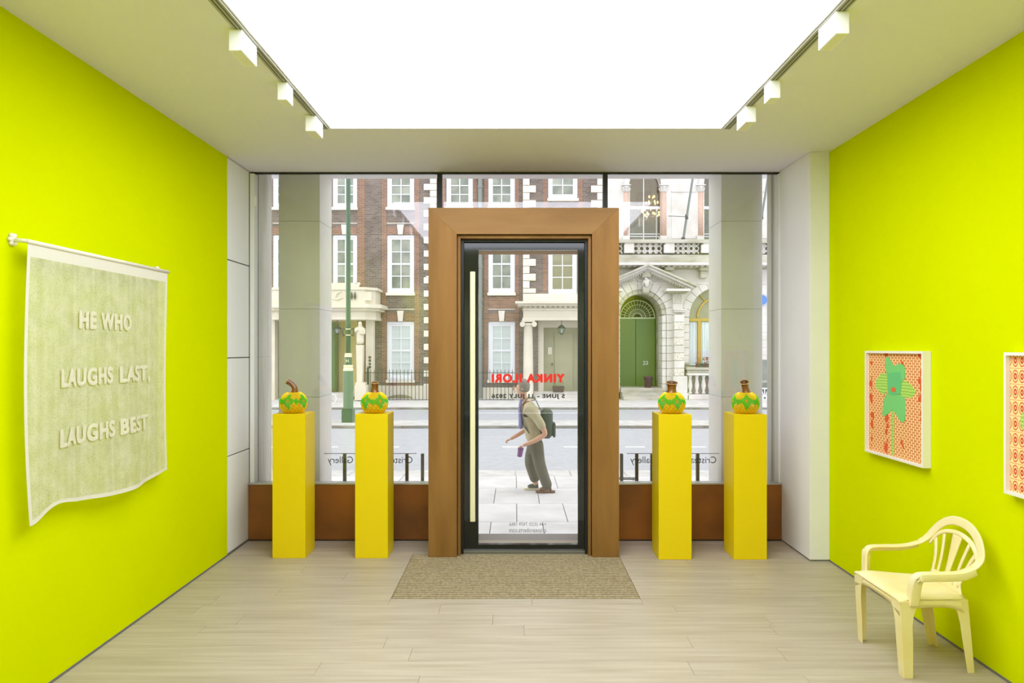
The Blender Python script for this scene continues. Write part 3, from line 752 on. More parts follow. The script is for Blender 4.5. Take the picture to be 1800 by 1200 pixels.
ds = MB(); ds.pbox(946, 955.6, 564, 690, BD+.05, BD+.3); ds.pbox(1022, 1032, 564, 690, BD+.05, BD+.3); ds.pbox(955.6, 1022, 564, 575.5, BD+.05, BD+.3)
ds.build('door_surround', M['stone_cream'], hB)
MB().pbox(954, 1024, 574, 690, BD+.22, BD+.26).build('front_door', M['door_olive'], hB)
sg = MB(); sg.pbox(975, 1007, 586, 688, BD+.17, BD+.21); dl = sg.build('door_panel', M['door_olive'], hB)
MB().pbox(963, 970, 610, 622.5, BD+.19, BD+.22).build('notice', M['stone_cream'], hB)
MB().pbox(969.5, 971.5, 638, 642, BD+.16, BD+.2).build('letter_slot', M['iron'], hB)
lantern(987, 570.5, 588.5, qD+.5, 562.8, 'dark six-sided lantern hanging in the columned porch')
# planter and shrub by the door
px_, pd_ = 981.5, qD+.75
pt = thing('planter', 'low dark trough with small green shrubs beside the porch door', 'planter', (X(px_,pd_), pd_, PZ+.3))
m_ = MB(); m_.prism([(X(971,pd_),PZ+.53),(X(992,pd_),PZ+.53),(X(990.5,pd_),PZ+.3),(X(972.5,pd_),PZ+.3)], pd_-.1, pd_+.1); recalc(m_.build('trough', M['terracotta'], pt))
lm = MB()
for i in range(90):
    a = random.uniform(0, 2*PI); x = X(px_,pd_)+random.uniform(-.22,.22); y_ = pd_+random.uniform(-.09,.09); z = PZ+.53+random.uniform(0,.22)
    s = .05; t = Vector((math.cos(a),math.sin(a),.6)).normalized(); n_ = t.cross(Vector((0,0,1))).normalized()*s*.35; p = Vector((x,y_,z))
    lm.add([p, p+t*s*.5+n_, p+t*s, p+t*s*.5-n_], [(0,1,2,3)])
stuff(lm.build('leaves', M['leaf'], pt))

# --- stone building on the right
SD = 27.6
hC = thing('stone_building', 'ornate pale stone clubhouse with arched doorway, pediment and balustrades', 'building', (X(1230,SD), SD, PZ))
def arch_ring(parent, cx, cy, r0, r1, a0, a1, n, d0, d1, m, name='voussoir', gap=.35):
    """separate wedge stones (pixel radii) round an arch"""
    k = SD/F; X0, Z0 = X(cx,SD), Z(cy,SD)
    for i in range(n):
        s, e = a0+(a1-a0)*i/n, a0+(a1-a0)*(i+1)/n; g_ = gap/((r0+r1)/2)
        s += g_; e -= g_; q = 3
        pts = [(X0+r1*k*math.cos(s+(e-s)*j/q), Z0+r1*k*math.sin(s+(e-s)*j/q)) for j in range(q+1)]
        pts += [(X0+r0*k*math.cos(e-(e-s)*j/q), Z0+r0*k*math.sin(e-(e-s)*j/q)) for j in range(q+1)]
        recalc(MB().prism(pts, d0, d1).build(name, m, parent))
def spandrel(parent, cx, cy, r, sgn, d0, d1, m, top=None):
    k = SD/F; X0, Z0 = X(cx,SD), Z(cy,SD); pts = [(X0+sgn*r*k, Z0+r*k)]
    for i in range(13):
        a = PI/2*i/12; pts.append((X0+sgn*r*k*math.cos(a), Z0+r*k*math.sin(a)))
    recalc(MB().prism(pts, d0, d1).build('spandrel', m, parent))
def arch_slab(m, cx, cy, r, zb, d0, d1, d=SD, top=None):
    """solid arched panel of pixel radius r from height zb up"""
    k = d/F; X0, Z0 = X(cx,d), Z(cy,d)
    pts = [(X0-r*k, zb), (X0+r*k, zb)]+[(X0+r*k*math.cos(PI*i/20), Z0+r*k*math.sin(PI*i/20)) for i in range(21)]
    return m.prism(pts, d0, d1)
def arch_bar(m, cx, cy, r, t, d, y0, y1, a0=0, a1=PI, n=20):
    k = d/F; X0, Z0 = X(cx,d), Z(cy,d)
    for i in range(n):
        s, e = a0+(a1-a0)*i/n, a0+(a1-a0)*(i+1)/n
        m.prism([(X0+r*k*math.cos(s),Z0+r*k*math.sin(s)),(X0+r*k*math.cos(e),Z0+r*k*math.sin(e)),(X0+(r-t)*k*math.cos(e),Z0+(r-t)*k*math.sin(e)),(X0+(r-t)*k*math.cos(s),Z0+(r-t)*k*math.sin(s))], y0, y1)
# lower storey: openings door arch (cx 1127, r 37) and window arch (cx 1264, r 53)
DCX, DCY, DR, DRO = 1127, 553, 37, 62
WCX, WCY, WR, WRO = 1264, 557, 52.5, 66
hs = [hole(DCX-DRO, DCX+DRO, DCY-DRO, 704, SD), hole(WCX-WRO, WCX+WRO, WCY-WRO, 704, SD), hole(1330+1, 1352, 630, 668, SD)]
hs2 = [hs[0], hs[1]]
wall_holes(X(1062,SD), X(1460,SD), PZ, Z(470,SD), hs2, SD, .5).build('wall', M['stone_white'], hC)
spandrel(hC, DCX, DCY, DRO, 1, SD, SD+.5, M['stone_white']); spandrel(hC, DCX, DCY, DRO, -1, SD, SD+.5, M['stone_white'])
spandrel(hC, WCX, WCY, WRO, 1, SD, SD+.5, M['stone_white']); spandrel(hC, WCX, WCY, WRO, -1, SD, SD+.5, M['stone_white'])
for cx_, cy_, a, b, n_ in ((DCX, DCY, 44.5, DRO, 13), (WCX, WCY, WR, WRO, 13)):
    MBk = MB()
    arch_ring(hC, cx_, cy_, a, b, 0, PI, n_, SD-.02, SD+.5, M['stone_white'])
arch_ring(hC, DCX, DCY, DR, 44.2, 0, PI, 13, SD+.04, SD+.8, M['stone_grey'], 'archivolt')
# jamb courses below the springing
def courses(px0, px1, ya, yb, step, d0, d1, m, name='stone_block', first=0):
    y_ = ya; i = 0
    while y_ < yb-2:
        y2 = min(y_+step, yb)
        MB().bbox(X(px0,SD)+.006, X(px1,SD)-.006, d0, d1, Z(y2,SD)+.006, Z(y_,SD)-.006, .012).build(name, m, hC); y_ = y2; i += 1
courses(DCX-44.5, DCX-DR, DCY+1, 690, 13.4, SD+.03, SD+.8, M['stone_white']); courses(DCX+DR, DCX+44.5, DCY+1, 690, 13.4, SD+.03, SD+.8, M['stone_white'])
courses(DCX-DRO, DCX-44.5, DCY+1, 690, 13.4, SD-.02, SD+.5, M['stone_white']); courses(DCX+44.5, DCX+DRO, DCY+1, 690, 13.4, SD-.02, SD+.5, M['stone_white'])
jb = MB()
for a, b in ((DCX-DRO, DCX-DR), (DCX+DR, DCX+DRO), (WCX-WRO, WCX-WR), (WCX+WR, WCX+WRO)): jb.box(X(a,SD)+.03, X(b,SD)-.03, SD+.12, SD+.49, PZ, Z(556,SD))
recalc(jb.build('jamb_backing', M['stone_joint'], hC))
ab_ = MB(); arch_bar(ab_, DCX, DCY, DRO, DRO-DR-1, SD, SD+.12, SD+.49); arch_bar(ab_, WCX, WCY, WRO, WRO-WR-1, SD, SD+.12, SD+.25)
for c_ in (1133.7, 1264.6, 1395.5): arch_bar(ab_, c_, 325, 37, 8, SD, SD+.05, SD+.24)
recalc(ab_.build('arch_backing', M['stone_joint'], hC))
# square pilaster right of the door: alternate plain and pitted blocks
pit = mat('pitted stone block', (222,216,208), .9, col2=(176,168,160), scale=26, detail=2, lo=.45, hi=.6, bump=1.0)
y_ = 553; i = 0
while y_ < 658:
    y2 = y_+13.4
    MB().bbox(X(1182.5,SD), X(1200.5,SD), SD-.26, SD+.1, Z(y2,SD)+.006, Z(y_,SD)-.006, .015).build('stone_block', pit if i % 2 else M['stone_white'], hC)
    y_ = y2; i += 1
MB().bbox(X(1180,SD), X(1205,SD), SD-.34, SD+.1, Z(690,SD), Z(660.2,SD), .02).build('pilaster_base', M['stone_white'], hC)
MB().bbox(X(1178,SD), X(1207,SD), SD-.4, SD+.1, PZ, Z(690,SD), .02).build('pilaster_plinth', M['stone_white'], hC)
cp = MB(); cp.bbox(X(1181,SD), X(1204,SD), SD-.33, SD, Z(546,SD), Z(543,SD), .01); cp.bbox(X(1182,SD), X(1202.5,SD), SD-.28, SD, Z(549,SD), Z(546,SD), .01); cp.build('capital', M['stone_white'], hC)
MB().pbox(1183, 1200.5, 534, 543, SD-.2, SD).build('stone_block', M['stone_white'], hC)
MB().pbox(1183, 1200.5, 514, 533.5, SD-.2, SD).build('triglyph', M['stone_white'], hC)
for k in range(5): MB().pbox(1184+k*3.4, 1186+k*3.4, 516, 531, SD-.24, SD-.2).build('triglyph_rib', M['stone_white'], hC)
courses(1201, WCX-WR, WCY+.5, 640, 13.4, SD-.02, SD+.5, M['stone_white'])
courses(WCX+WR, 1350, WCY+.5, 640, 13.4, SD-.02, SD+.5, M['stone_white'])
MB().pbox(1350, 1460, 557, 704, SD-.01, SD+.1).build('wall_face', M['stone_white'], hC)
# door recess
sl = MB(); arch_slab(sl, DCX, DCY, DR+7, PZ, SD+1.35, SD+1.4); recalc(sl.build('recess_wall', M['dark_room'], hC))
rv = MB(); k = SD/F; arch_bar(rv, DCX, DCY, DR+8, 7, SD, SD+.5, SD+1.38); rv.box(X(DCX+DR+1,SD), X(DCX+DR+8,SD), SD+.5, SD+1.38, PZ, Z(DCY,SD)); rv.box(X(DCX-DR-8,SD), X(DCX-DR-1,SD), SD+.5, SD+1.38, PZ, Z(DCY,SD))
recalc(rv.build('recess_lining', M['stone_grey'], hC))
dd = SD+1.2
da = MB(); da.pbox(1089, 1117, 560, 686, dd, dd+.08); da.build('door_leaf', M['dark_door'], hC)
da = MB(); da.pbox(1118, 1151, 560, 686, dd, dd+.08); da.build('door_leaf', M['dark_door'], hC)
fg = MB(); FCX = 1120.5; k2 = dd/F; X0, Z0 = X(FCX,dd), Z(558,dd)
arch_bar(fg, FCX, 558, 31, 1.5, dd, dd, dd+.05)
for r in (8, 15, 23): arch_bar(fg, FCX, 558, r, .9, dd, dd, dd+.04, n=14)
for i in range(1, 16):
    a = PI*i/16; fg.prism([(X0+8*k2*math.cos(a-.03),Z0+8*k2*math.sin(a-.03)),(X0+30*k2*math.cos(a-.012),Z0+30*k2*math.sin(a-.012)),(X0+30*k2*math.cos(a+.012),Z0+30*k2*math.sin(a+.012)),(X0+8*k2*math.cos(a+.03),Z0+8*k2*math.sin(a+.03))], dd, dd+.03)
fg.pbox(FCX-31, FCX+31, 557.5, 560, dd, dd+.05)
recalc(fg.build('fanlight_grille', M['grille'], hC))
me = text_mesh('23', X(1139,dd)-X(1130,dd), Z(634,dd)-Z(641,dd), .02)
place_text('lettering', me, M['stone_white'], (X(1134.5,dd), dd-.01, Z(637.5,dd)), (1,0,0), (0,0,1), hC)
for k in range(3): MB().box(X(1091,SD), X(1166-k*1.0,SD), SD-.75+k*.33, SD+1.3, PZ+.15*k, PZ+.15*(k+1)).build('step', M['stone_grey'], hC)
bt = thing('door_pot', 'dark brown flared pot standing at the arched doorway', 'pot', (X(1139,SD+.3), SD+.3, PZ+.45))
m_ = MB(); m_.smooth = True; m_.lathe([(.13,0),(.14,.04),(.15,.2),(.18,.38),(.2,.47),(.17,.47),(.13,.3)], X(1139,SD+.3), SD+.3, 16, PZ+.45); m_.build('body', M['terracotta'], bt)
# pediment over the door
kS = SD/F
def rake(x0, y0, x1, y1, t, d0, m, name):
    recalc(MB().prism([(X(x0,SD),Z(y0,SD)),(X(x1,SD),Z(y1,SD)),(X(x1,SD),Z(y1+t,SD)),(X(x0,SD),Z(y0+t,SD))], d0, SD).build(name, m, hC))
for sgn in (1, -1):
    rake(1133.5, 467, 1133.5+sgn*84, 503.5, 3.2, SD-.75, M['stone_grey'], 'raking_cornice')
    rake(1133.5, 470.2, 1133.5+sgn*80, 505.5, 4.2, SD-.6, M['stone_white'], 'raking_moulding')
    rake(1133.5, 474.5, 1133.5+sgn*74, 507.5, 3.6, SD-.4, M['stone_white'], 'raking_bed')
    n_ = 17
    dn = MB().box(0, 1.7*kS, -.06, 0, 0, 3*kS).mesh('dentil', M['stone_grey'])
    for i in range(2, n_):
        o = link('dentil', dn, hC); xx = 1133.5+sgn*(4*i); o.location = Vector((X(xx,SD), SD-.4, Z(481+36.5/84*4*i*1.02,SD)))-wloc(hC)
a_, b_ = 1172, 1214
for (a_, b_) in ((1172, 1214), (1053, 1095)):
    MB().pbox(a_, b_, 507, 511, SD-.7, SD).build('pediment_return', M['stone_white'], hC)
    MB().pbox(a_+3, b_-5, 511, 514.5, SD-.45, SD).build('return_bed', M['stone_grey'], hC)
# carved eagle on a keystone bracket
kb = MB(); kb.bbox(X(1127.5,SD), X(1138.5,SD), SD-.35, SD, Z(517,SD), Z(504,SD), .02); kb.bbox(X(1125.5,SD), X(1141.5,SD), SD-.4, SD, Z(489,SD), Z(478,SD), .03)
kb.build('keystone', M['stone_grey'], hC)
ecx = X(1133.5,SD); ez = Z(498,SD)
skin_obj('eagle_relief', [(ecx,SD-.42,ez-.1,.08,.07),(ecx,SD-.42,ez+.02,.11,.09),(ecx,SD-.44,ez+.11,.07),(ecx-.05,SD-.48,ez+.16,.05),(ecx-.11,SD-.5,ez+.14,.02),(ecx+.12,SD-.4,ez+.08,.07,.04),(ecx+.2,SD-.38,ez-.06,.05,.03),(ecx-.12,SD-.4,ez+.05,.06,.04),(ecx-.16,SD-.38,ez-.08,.04,.03),(ecx,SD-.4,ez-.2,.06,.04)],
    [(0,1),(1,2),(2,3),(3,4),(1,5),(5,6),(1,7),(7,8),(0,9)], M['stone_white'], hC, root=1)
# arched window with ochre frame, curtains and flower box
wd = SD+.28
gl = MB(); arch_slab(gl, WCX, WCY, WR+1, Z(645,SD), wd+.05, wd+.07); recalc(gl.build('arched_pane', M['pane_olive'], hC))
gf = MB(); arch_bar(gf, WCX, WCY, WR+1, 2.2, SD, wd-.03, wd+.05); arch_bar(gf, WCX, WCY, 36, 3, SD, wd-.03, wd+.05)
gf.pbox(WCX-WR, WCX+WR, 559.5, 564.5, wd-.05, wd+.05)
for px in (1229.5, 1298.5): gf.pbox(px-2.6, px+2.6, 564, 643, wd-.04, wd+.05)
for a in (PI*.27, PI*.5, PI*.73):
    k = wd/F; X0, Z0 = X(WCX,wd), Z(WCY,wd)
    gf.prism([(X0+34*k*math.cos(a-.02),Z0+34*k*math.sin(a-.02)),(X0+51*k*math.cos(a-.014),Z0+51*k*math.sin(a-.014)),(X0+51*k*math.cos(a+.014),Z0+51*k*math.sin(a+.014)),(X0+34*k*math.cos(a+.02),Z0+34*k*math.sin(a+.02))], wd-.02, wd+.05)
recalc(gf.build('window_frame', M['gold_frame'], hC))
for a, b in ((1212, 1226), (1233, 1296), (1302, 1316)):
    cm = MB(); n_ = int((b-a)/1.2); k = wd/F
    pts = []
    for i in range(n_+1): pts.append((X(a+(b-a)*i/n_,wd), wd+.03+.018*math.sin(i*1.9)))
    for i in range(n_):
        (x0, y0), (x1, y1) = pts[i], pts[i+1]; zb, zt = Z(642,wd), Z(565.5,wd); cm.add([(x0,y0,zb),(x1,y1,zb),(x1,y1,zt),(x0,y0,zt)], [(0,1,2,3)])
    cm.build('curtain', M['curtain'], hC)
sb_ = MB(); sb_.bbox(X(1203,SD), X(1330,SD), SD-.42, SD+.3, Z(649.5,SD), Z(645,SD), .02); sb_.bbox(X(1205,SD), X(1328,SD), SD-.34, SD+.3, Z(655,SD), Z(649.5,SD), .02)
sb_.build('window_sill', M['stone_grey'], hC)
MB().bbox(X(1204,SD), X(1330,SD), SD-.4, SD-.1, Z(659,SD), Z(655,SD), .01).build('coping', M['stone_white'], hC)
MB().pbox(1204, 1330, 659, 704, SD-.05, SD+.2).build('balustrade_back', M['stone_grey'], hC)
bl = MB(); bl.smooth = True; bl.lathe([(.07,0),(.07,.05),(.04,.08),(.1,.25),(.05,.48),(.08,.52),(.08,.58)], 0, 0, 10); blm = bl.mesh('baluster', M['stone_white'])
for i in range(10):
    o = link('baluster', blm, hC); o.location = Vector((X(1213+11.8*i,SD-.25), SD-.25, Z(692,SD-.25)))-wloc(hC); o.scale = (1,1,(Z(659,SD)-Z(692,SD))/.58)
MB().bbox(X(1204,SD), X(1330,SD), SD-.4, SD-.05, PZ, Z(692,SD), .02).build('balustrade_base', M['stone_white'], hC)
fb = thing('flower_box', 'window box of red and yellow flowers on the stone sill', 'flower box', (X(1244,SD), SD-.2, Z(645,SD)))
m_ = MB(); m_.bbox(X(1222,SD), X(1300,SD), SD-.33, SD-.08, Z(645,SD), Z(638.5,SD), .01); m_.build('trough', M['terracotta'], fb)
lm = MB(); fm = MB(); fy = MB()
for i in range(520):
    p = Vector((X(random.uniform(1222,1300),SD), SD-.2+random.uniform(-.15,.12), Z(random.uniform(628,646),SD)))
    a = random.uniform(0, 2*PI); s = random.uniform(.06,.11); t = Vector((math.cos(a),-abs(math.sin(a)),random.uniform(-.4,.9))).normalized(); n_ = t.cross(Vector((.3,.2,1))).normalized()*s*.35
    tgt = lm if (p.z < Z(636,SD) or i % 4 == 0) else (fm if i % 3 else fy)
    tgt.add([p, p+t*s*.5+n_, p+t*s, p+t*s*.5-n_], [(0,1,2,3)])
stuff(lm.build('leaves', M['leaf'], fb)); stuff(fm.build('red_blossom', M['flower_r'], fb)); stuff(fy.build('yellow_blossom', M['flower_y'], fb))
# entablature and balustrade between the storeys
MB().pbox(1062, 1460, 470, 474, SD-.02, SD+.3).build('frieze_moulding', M['stone_grey'], hC)
MB().pbox(1062, 1460, 496, 499, SD-.05, SD+.02).build('architrave', M['stone_white'], hC)
MB().pbox(1062, 1460, 461, 465.5, SD-.7, SD+.3).build('cornice', M['stone_white'], hC)
MB().pbox(1062, 1460, 465.5, 470, SD-.3, SD+.3).build('cornice_bed', M['stone_grey'], hC)
dn = MB().box(0, 5*kS, -.15, 0, 0, 3.2*kS).mesh('modillion', M['stone_white'])
for i in range(40):
    o = link('modillion', dn, hC); o.location = Vector((X(1064+9.8*i,SD-.3), SD-.3, Z(469.5,SD-.3)))-wloc(hC)
for px in (1173, 1234.5, 1296):
    b2 = MB(); b2.bbox(X(px-8,SD), X(px+8,SD), SD-.4, SD, Z(477,SD), Z(470.5,SD), .02); b2.bbox(X(px-6.5,SD), X(px+6.5,SD), SD-.3, SD, Z(490,SD), Z(477,SD), .03); b2.build('bracket', M['stone_grey'], hC)
MB().pbox(1062, 1460, 447.5, 461, SD-.45, SD+.3).build('base_course', M['stone_grey'], hC)
MB().pbox(1062, 1460, 420.5, 426.5, SD-.55, SD-.1).build('balustrade_coping', M['stone_grey'], hC)
for a in (1067.5, 1094.5, 1164.5, 1230, 1296, 1362):
    MB().bbox(X(a,SD), X(a+16.5,SD), SD-.5, SD-.12, Z(447.5,SD), Z(426.5,SD), .02).build('pedestal', M['stone_white'], hC)
    MB().pbox(a+3, a+13.5, 430, 444, SD-.52, SD-.4).build('pedestal_panel', M['stone_white'], hC)
def pierced(px0, px1, n):
    """pierced parapet panel: a lattice of stone rings"""
    m = MB(); d = SD-.3; k = d/F; p = (px1-px0)/n; r = p*.5*k
    for j, zc in enumerate((428, 437, 446)):
        for i in range(n):
            cx_, cz = X(px0+p*(i+.5),d), Z(zc,d)
            for q in range(12):
                s, e = 2*PI*q/12, 2*PI*(q+1)/12
                if j == 0 and math.sin((s+e)/2) > .1: continue
                if j == 2 and math.sin((s+e)/2) < -.1: continue
                m.prism([(cx_+r*math.cos(s),cz+r*math.sin(s)),(cx_+r*math.cos(e),cz+r*math.sin(e)),(cx_+r*.66*math.cos(e),cz+r*.66*math.sin(e)),(cx_+r*.66*math.cos(s),cz+r*.66*math.sin(s))], d-.06, d+.06)
            if j < 2:
                zz = Z(zc+4.5,d); xx = X(px0+p*(i+1),d); q_ = r*.42
                if i < n-1: m.prism([(xx-q_,zz),(xx,zz+q_),(xx+q_,zz),(xx,zz-q_)], d-.05, d+.05)
    o = recalc(m.build('pierced_panel', M['stone_white'], hC)); stuff(o)
for a, b in ((1084, 1094), (1112.5, 1163), (1182, 1228.5), (1247.5, 1295), (1313, 1361)): pierced(a, b, 1 if b-a < 20 else 5)
MB().pbox(1062, 1460, 426, 448, SD-.03, SD+.2).build('parapet_back', M['stone_grey'], hC)
# upper storey with arched windows between pink granite columns
UCY = 325
uw = (1133.7, 1264.6, 1395.5)
hu = [hole(c-37, c+37, UCY-37, 421, SD) for c in uw]
wall_holes(X(1062,SD), X(1460,SD), Z(448,SD), 12, hu, SD, .4).build('upper_wall', M['stone_white'], hC)
for c in uw:
    spandrel(hC, c, UCY, 37, 1, SD, SD+.4, M['stone_white']); spandrel(hC, c, UCY, 37, -1, SD, SD+.4, M['stone_white'])
    arch_ring(hC, c, UCY, 28, 37, 0, PI, 9, SD-.05, SD+.4, M['stone_white'])
    for s in (-1, 1):
        a, b = c+s*28.2, c+s*37
        MB().pbox(min(a,b), max(a,b), UCY+12, 415, SD+.18, SD+.4).build('jamb', M['stone_white'], hC)
        cc = MB(); cc.smooth = True; x = X(c+s*33.2,SD); cc.lathe([(.125,0),(.12,(Z(338,SD)-Z(414,SD)))], x, SD+.06, 16, Z(414,SD)); cc.build('granite_column', M['granite_pink'], hC)
        cb_ = MB(); cb_.lathe([(.11,0),(.15,.1),(.13,.14),(.17,.24)], x, SD+.06, 10, Z(337.5,SD)); cb_.box(x-.18, x+.18, SD-.12, SD+.24, Z(UCY+1.5,SD), Z(UCY,SD)); 
        for q in range(8):
            an = 2*PI*q/8; cb_.tube([(x+.12*math.cos(an), SD+.06+.12*math.sin(an), Z(336,SD)), (x+.18*math.cos(an), SD+.06+.18*math.sin(an), Z(330,SD)), (x+.2*math.cos(an), SD+.06+.2*math.sin(an), Z(331.5,SD))], [.04,.035,.02], 5)
        cb_.build('capital', M['stone_white'], hC)
        MB().pbox(c+s*33-6, c+s*33+6, 414, 421, SD-.1, SD+.3).build('column_base', M['stone_white'], hC)
    wf = MB(); wd2 = SD+.25
    arch_bar(wf, c, UCY, 28.2, 1.5, SD, wd2, wd2+.06)
    wf.pbox(c-28.2, c-26.6, UCY, 421, wd2, wd2+.06); wf.pbox(c+26.6, c+28.2, UCY, 421, wd2, wd2+.06)
    wf.pbox(c-28, c+28, 362.5, 367.5, wd2-.03, wd2+.07); wf.pbox(c-3, c-1.6, 297, 421, wd2, wd2+.05); wf.pbox(c+19.7, c+20.6, 367, 421, wd2, wd2+.05); wf.pbox(c-28, c+28, 410.5, 411.6, wd2, wd2+.05); wf.pbox(c-28, c+28, 415, 416.2, wd2, wd2+.05)
    wf = recalc(wf.build('window', M['sash'], hC))
    gp = MB(); arch_slab(gp, c, UCY, 27.5, Z(421,SD), wd2+.02, wd2+.035); recalc(gp.build('arched_pane', M['glass_far'], wf))
    rb = MB(); rb.box(X(c-45,SD), X(c+45,SD), SD+2.6, SD+2.7, Z(424,SD), Z(270,SD)); rb.box(X(c-45,SD), X(c+45,SD), SD+.5, SD+2.6, Z(424,SD), Z(421,SD)); rb.box(X(c-45,SD), X(c-44,SD), SD+.5, SD+2.6, Z(424,SD), Z(270,SD)); rb.box(X(c+44,SD), X(c+45,SD), SD+.5, SD+2.6, Z(424,SD), Z(270,SD)); rb.box(X(c-45,SD), X(c+45,SD), SD+.5, SD+2.6, Z(271,SD), Z(270,SD))
    rb.build('room_lining', M['door_cream'], hC)
    MB().pbox(c-13, c+14, 338, 372, SD+2.4, SD+2.58).build('room_doorway', M['gold_frame'], hC)
    MB().pbox(c-24, c+30, 380, 424, SD+1.9, SD+2.58).build('room_cabinet', M['pane_olive'], hC)
for a in (1180.5, 1311.5):
    pn = MB(); pn.pbox(a, a+42, 337, 419, SD-.02, SD+.01); pn.pbox(a, a+42, 334.5, 337, SD-.06, SD); pn.build('wall_panel', M['stone_white'], hC)
ch = thing('chandelier', 'lit chandelier glowing inside the arched upper window', 'chandelier', (X(1146,SD+1.2), SD+1.2, Z(372,SD+1.2)))
cD = SD+1.2; st = MB(); st.tube([(X(1146,cD),cD,Z(392,cD)),(X(1146,cD),cD,Z(300,cD))], .02, 6); st.lathe([(.02,0),(.08,.08),(.03,.2)], X(1146,cD), cD, 8, Z(386,cD)); st.build('stem', M['gold_frame'], ch)
for tier, (n_, rad, yy) in enumerate(((10, .42, 372), (7, .30, 379), (6, .24, 357), (3, .12, 347))):
    for i in range(n_):
        a = 2*PI*i/n_+tier*.4; x, y2, z = X(1146,cD)+rad*math.cos(a), cD+rad*math.sin(a), Z(yy,cD)
        arm = MB(); arm.tube([(X(1146,cD),cD,z-.12),((x+X(1146,cD))/2,(y2+cD)/2,z-.16),(x,y2,z-.04)], .012, 5)
        arm = arm.build('arm', M['gold_frame'], ch)
        bb = MB(); bb.lathe([(.012,-.03),(.04,.015),(.03,.05),(.005,.085)], x, y2, 8, z); bb.build('bulb', M['bulb'], arm)
# flagpoles
for px_a, px_b, lab in ((1201, 1218.5, 'slanted white flagpole on the stone balustrade beside the chandelier window'), (1333, 1350.5, 'slanted white flagpole farther along the stone balustrade, beyond the right pillar')):
    fpD = SD-.4; t = thing('flagpole', lab, 'flagpole', (X(px_a,fpD), fpD, Z(421,fpD)))
    m_ = MB(); a = Vector((X(px_a,fpD), fpD, Z(420.5,fpD))); b = Vector((X(px_b,fpD-.9), fpD-.9, Z(308,fpD-.9))); b2 = a+(b-a)*1.7
    m_.tube([a, b2], [.05, .035], 8); m_.build('pole', M['lead'], t)
    m_ = MB(); c0 = a+(b-a)*.36; m_.lathe([(.06,-.09),(.07,-.05),(.05,0),(.07,.06),(.05,.1)], c0.x, c0.y, 8, c0.z); m_.tube([c0, (c0.x-.55, SD-.02, c0.z+.17)], .012, 6); m_.lathe([(.07,0),(.09,.05),(.05,.09)], a.x, a.y, 8, a.z); m_.build('bracket', M['iron'], t)
bpq = thing('blue_plaque', 'round blue plaque on the stone wall right of the arched window', 'plaque', (X(1339.5,SD-.03), SD-.03, Z(527,SD-.03)))
m_ = MB(); m_.prism([(X(1339.5,SD-.03)+.23*math.cos(2*PI*i/28), Z(527,SD-.03)+.23*math.sin(2*PI*i/28)) for i in range(28)], SD-.05, SD-.021); recalc(m_.build('disc', M['blue_plaque'], bpq))
m_ = MB()
for i in range(28):
    s, e = 2*PI*i/28, 2*PI*(i+1)/28; cx_, cz = X(1339.5,SD-.03), Z(527,SD-.03); m_.prism([(cx_+.22*math.cos(s),cz+.22*math.sin(s)),(cx_+.22*math.cos(e),cz+.22*math.sin(e)),(cx_+.2*math.cos(e),cz+.2*math.sin(e)),(cx_+.2*math.cos(s),cz+.2*math.sin(s))], SD-.055, SD-.049)
recalc(m_.build('rim', M['stone_white'], bpq))
lw = MB(); lw.pbox(1332, 1352, 632, 668, SD-.03, SD+.05)
lw.build('low_window', M['pane_dark'], hC)
for sgn in (1,):
    gt = MB()
    cx_, cz, gd = X(1344,SD-.3), Z(699,SD-.3), SD-.3
    for i in range(8):
        a = PI*i/8; gt.tube([(cx_-.36*math.cos(a),gd,cz-.36*math.sin(a)),(cx_+.36*math.cos(a),gd,cz+.36*math.sin(a))], .022, 6)
    gt.box(cx_-.4, cx_+.4, gd-.02, gd+.02, cz+.35, cz+.4); gt.box(cx_-.4, cx_+.4, gd-.02, gd+.02, cz-.4, cz-.35); gt.box(cx_-.4, cx_-.36, gd-.02, gd+.02, cz-.4, cz+.4); gt.box(cx_+.36, cx_+.4, gd-.02, gd+.02, cz-.4, cz+.4)
    gt = gt.build('star_grille', M['sash'], hC)
    MB().pbox(1332, 1356, 672, 718, SD-.25, SD-.05).build('grille_back', M['pane_dark'], hC)

# ------------------------------------------------------------------ street furniture, bicycle
LD = 19.0; lx = X(612.2,LD)
lpz = lambda p: Z(p, LD)
k = LD/F
lmp = thing('lamp_post', 'tall dark green lamp post with cream rings on the traffic island', 'lamp post', (lx, LD, PZ))
def octo(r0, r1, z0, z1, m, name, n=8):
    o = MB(); o.lathe([(r0,z0),(r1,z1)], lx, LD, n); return o.build(name, m, lmp)
b_ = MB(); b_.box(lx-9.4*k, lx+9.4*k, LD-9.4*k, LD+9.4*k, PZ, lpz(720)); b_.prism([(lx-9.4*k,lpz(720)),(lx+9.4*k,lpz(720)),(lx+8*k,lpz(717)),(lx-8*k,lpz(717))], LD-8*k, LD+8*k)
b_.build('base', M['lamp_green'], lmp)
octo(9.0*k, 8.6*k, lpz(717), lpz(651.5), M['lamp_pale'], 'pedestal')
o = MB(); o.lathe([(8.6*k,lpz(651.5)),(8.8*k,lpz(649)),(7.6*k,lpz(646.5)),(8.3*k,lpz(644)),(8.3*k,lpz(641.8)),(6*k,lpz(641))], lx, LD, 20); o.build('ring', M['cream_ring'], lmp)
o = MB(); o.lathe([(6.4*k,lpz(641)),(6*k,lpz(627))], lx, LD, 16); o.build('collar', M['lamp_green'], lmp)
o = MB(); o.lathe([(6.2*k,lpz(627.5)),(6.6*k,lpz(626)),(5.6*k,lpz(624)),(6.4*k,lpz(622)),(4.6*k,lpz(620.5))], lx, LD, 20); o.build('ring', M['cream_ring'], lmp)
em2 = MB()
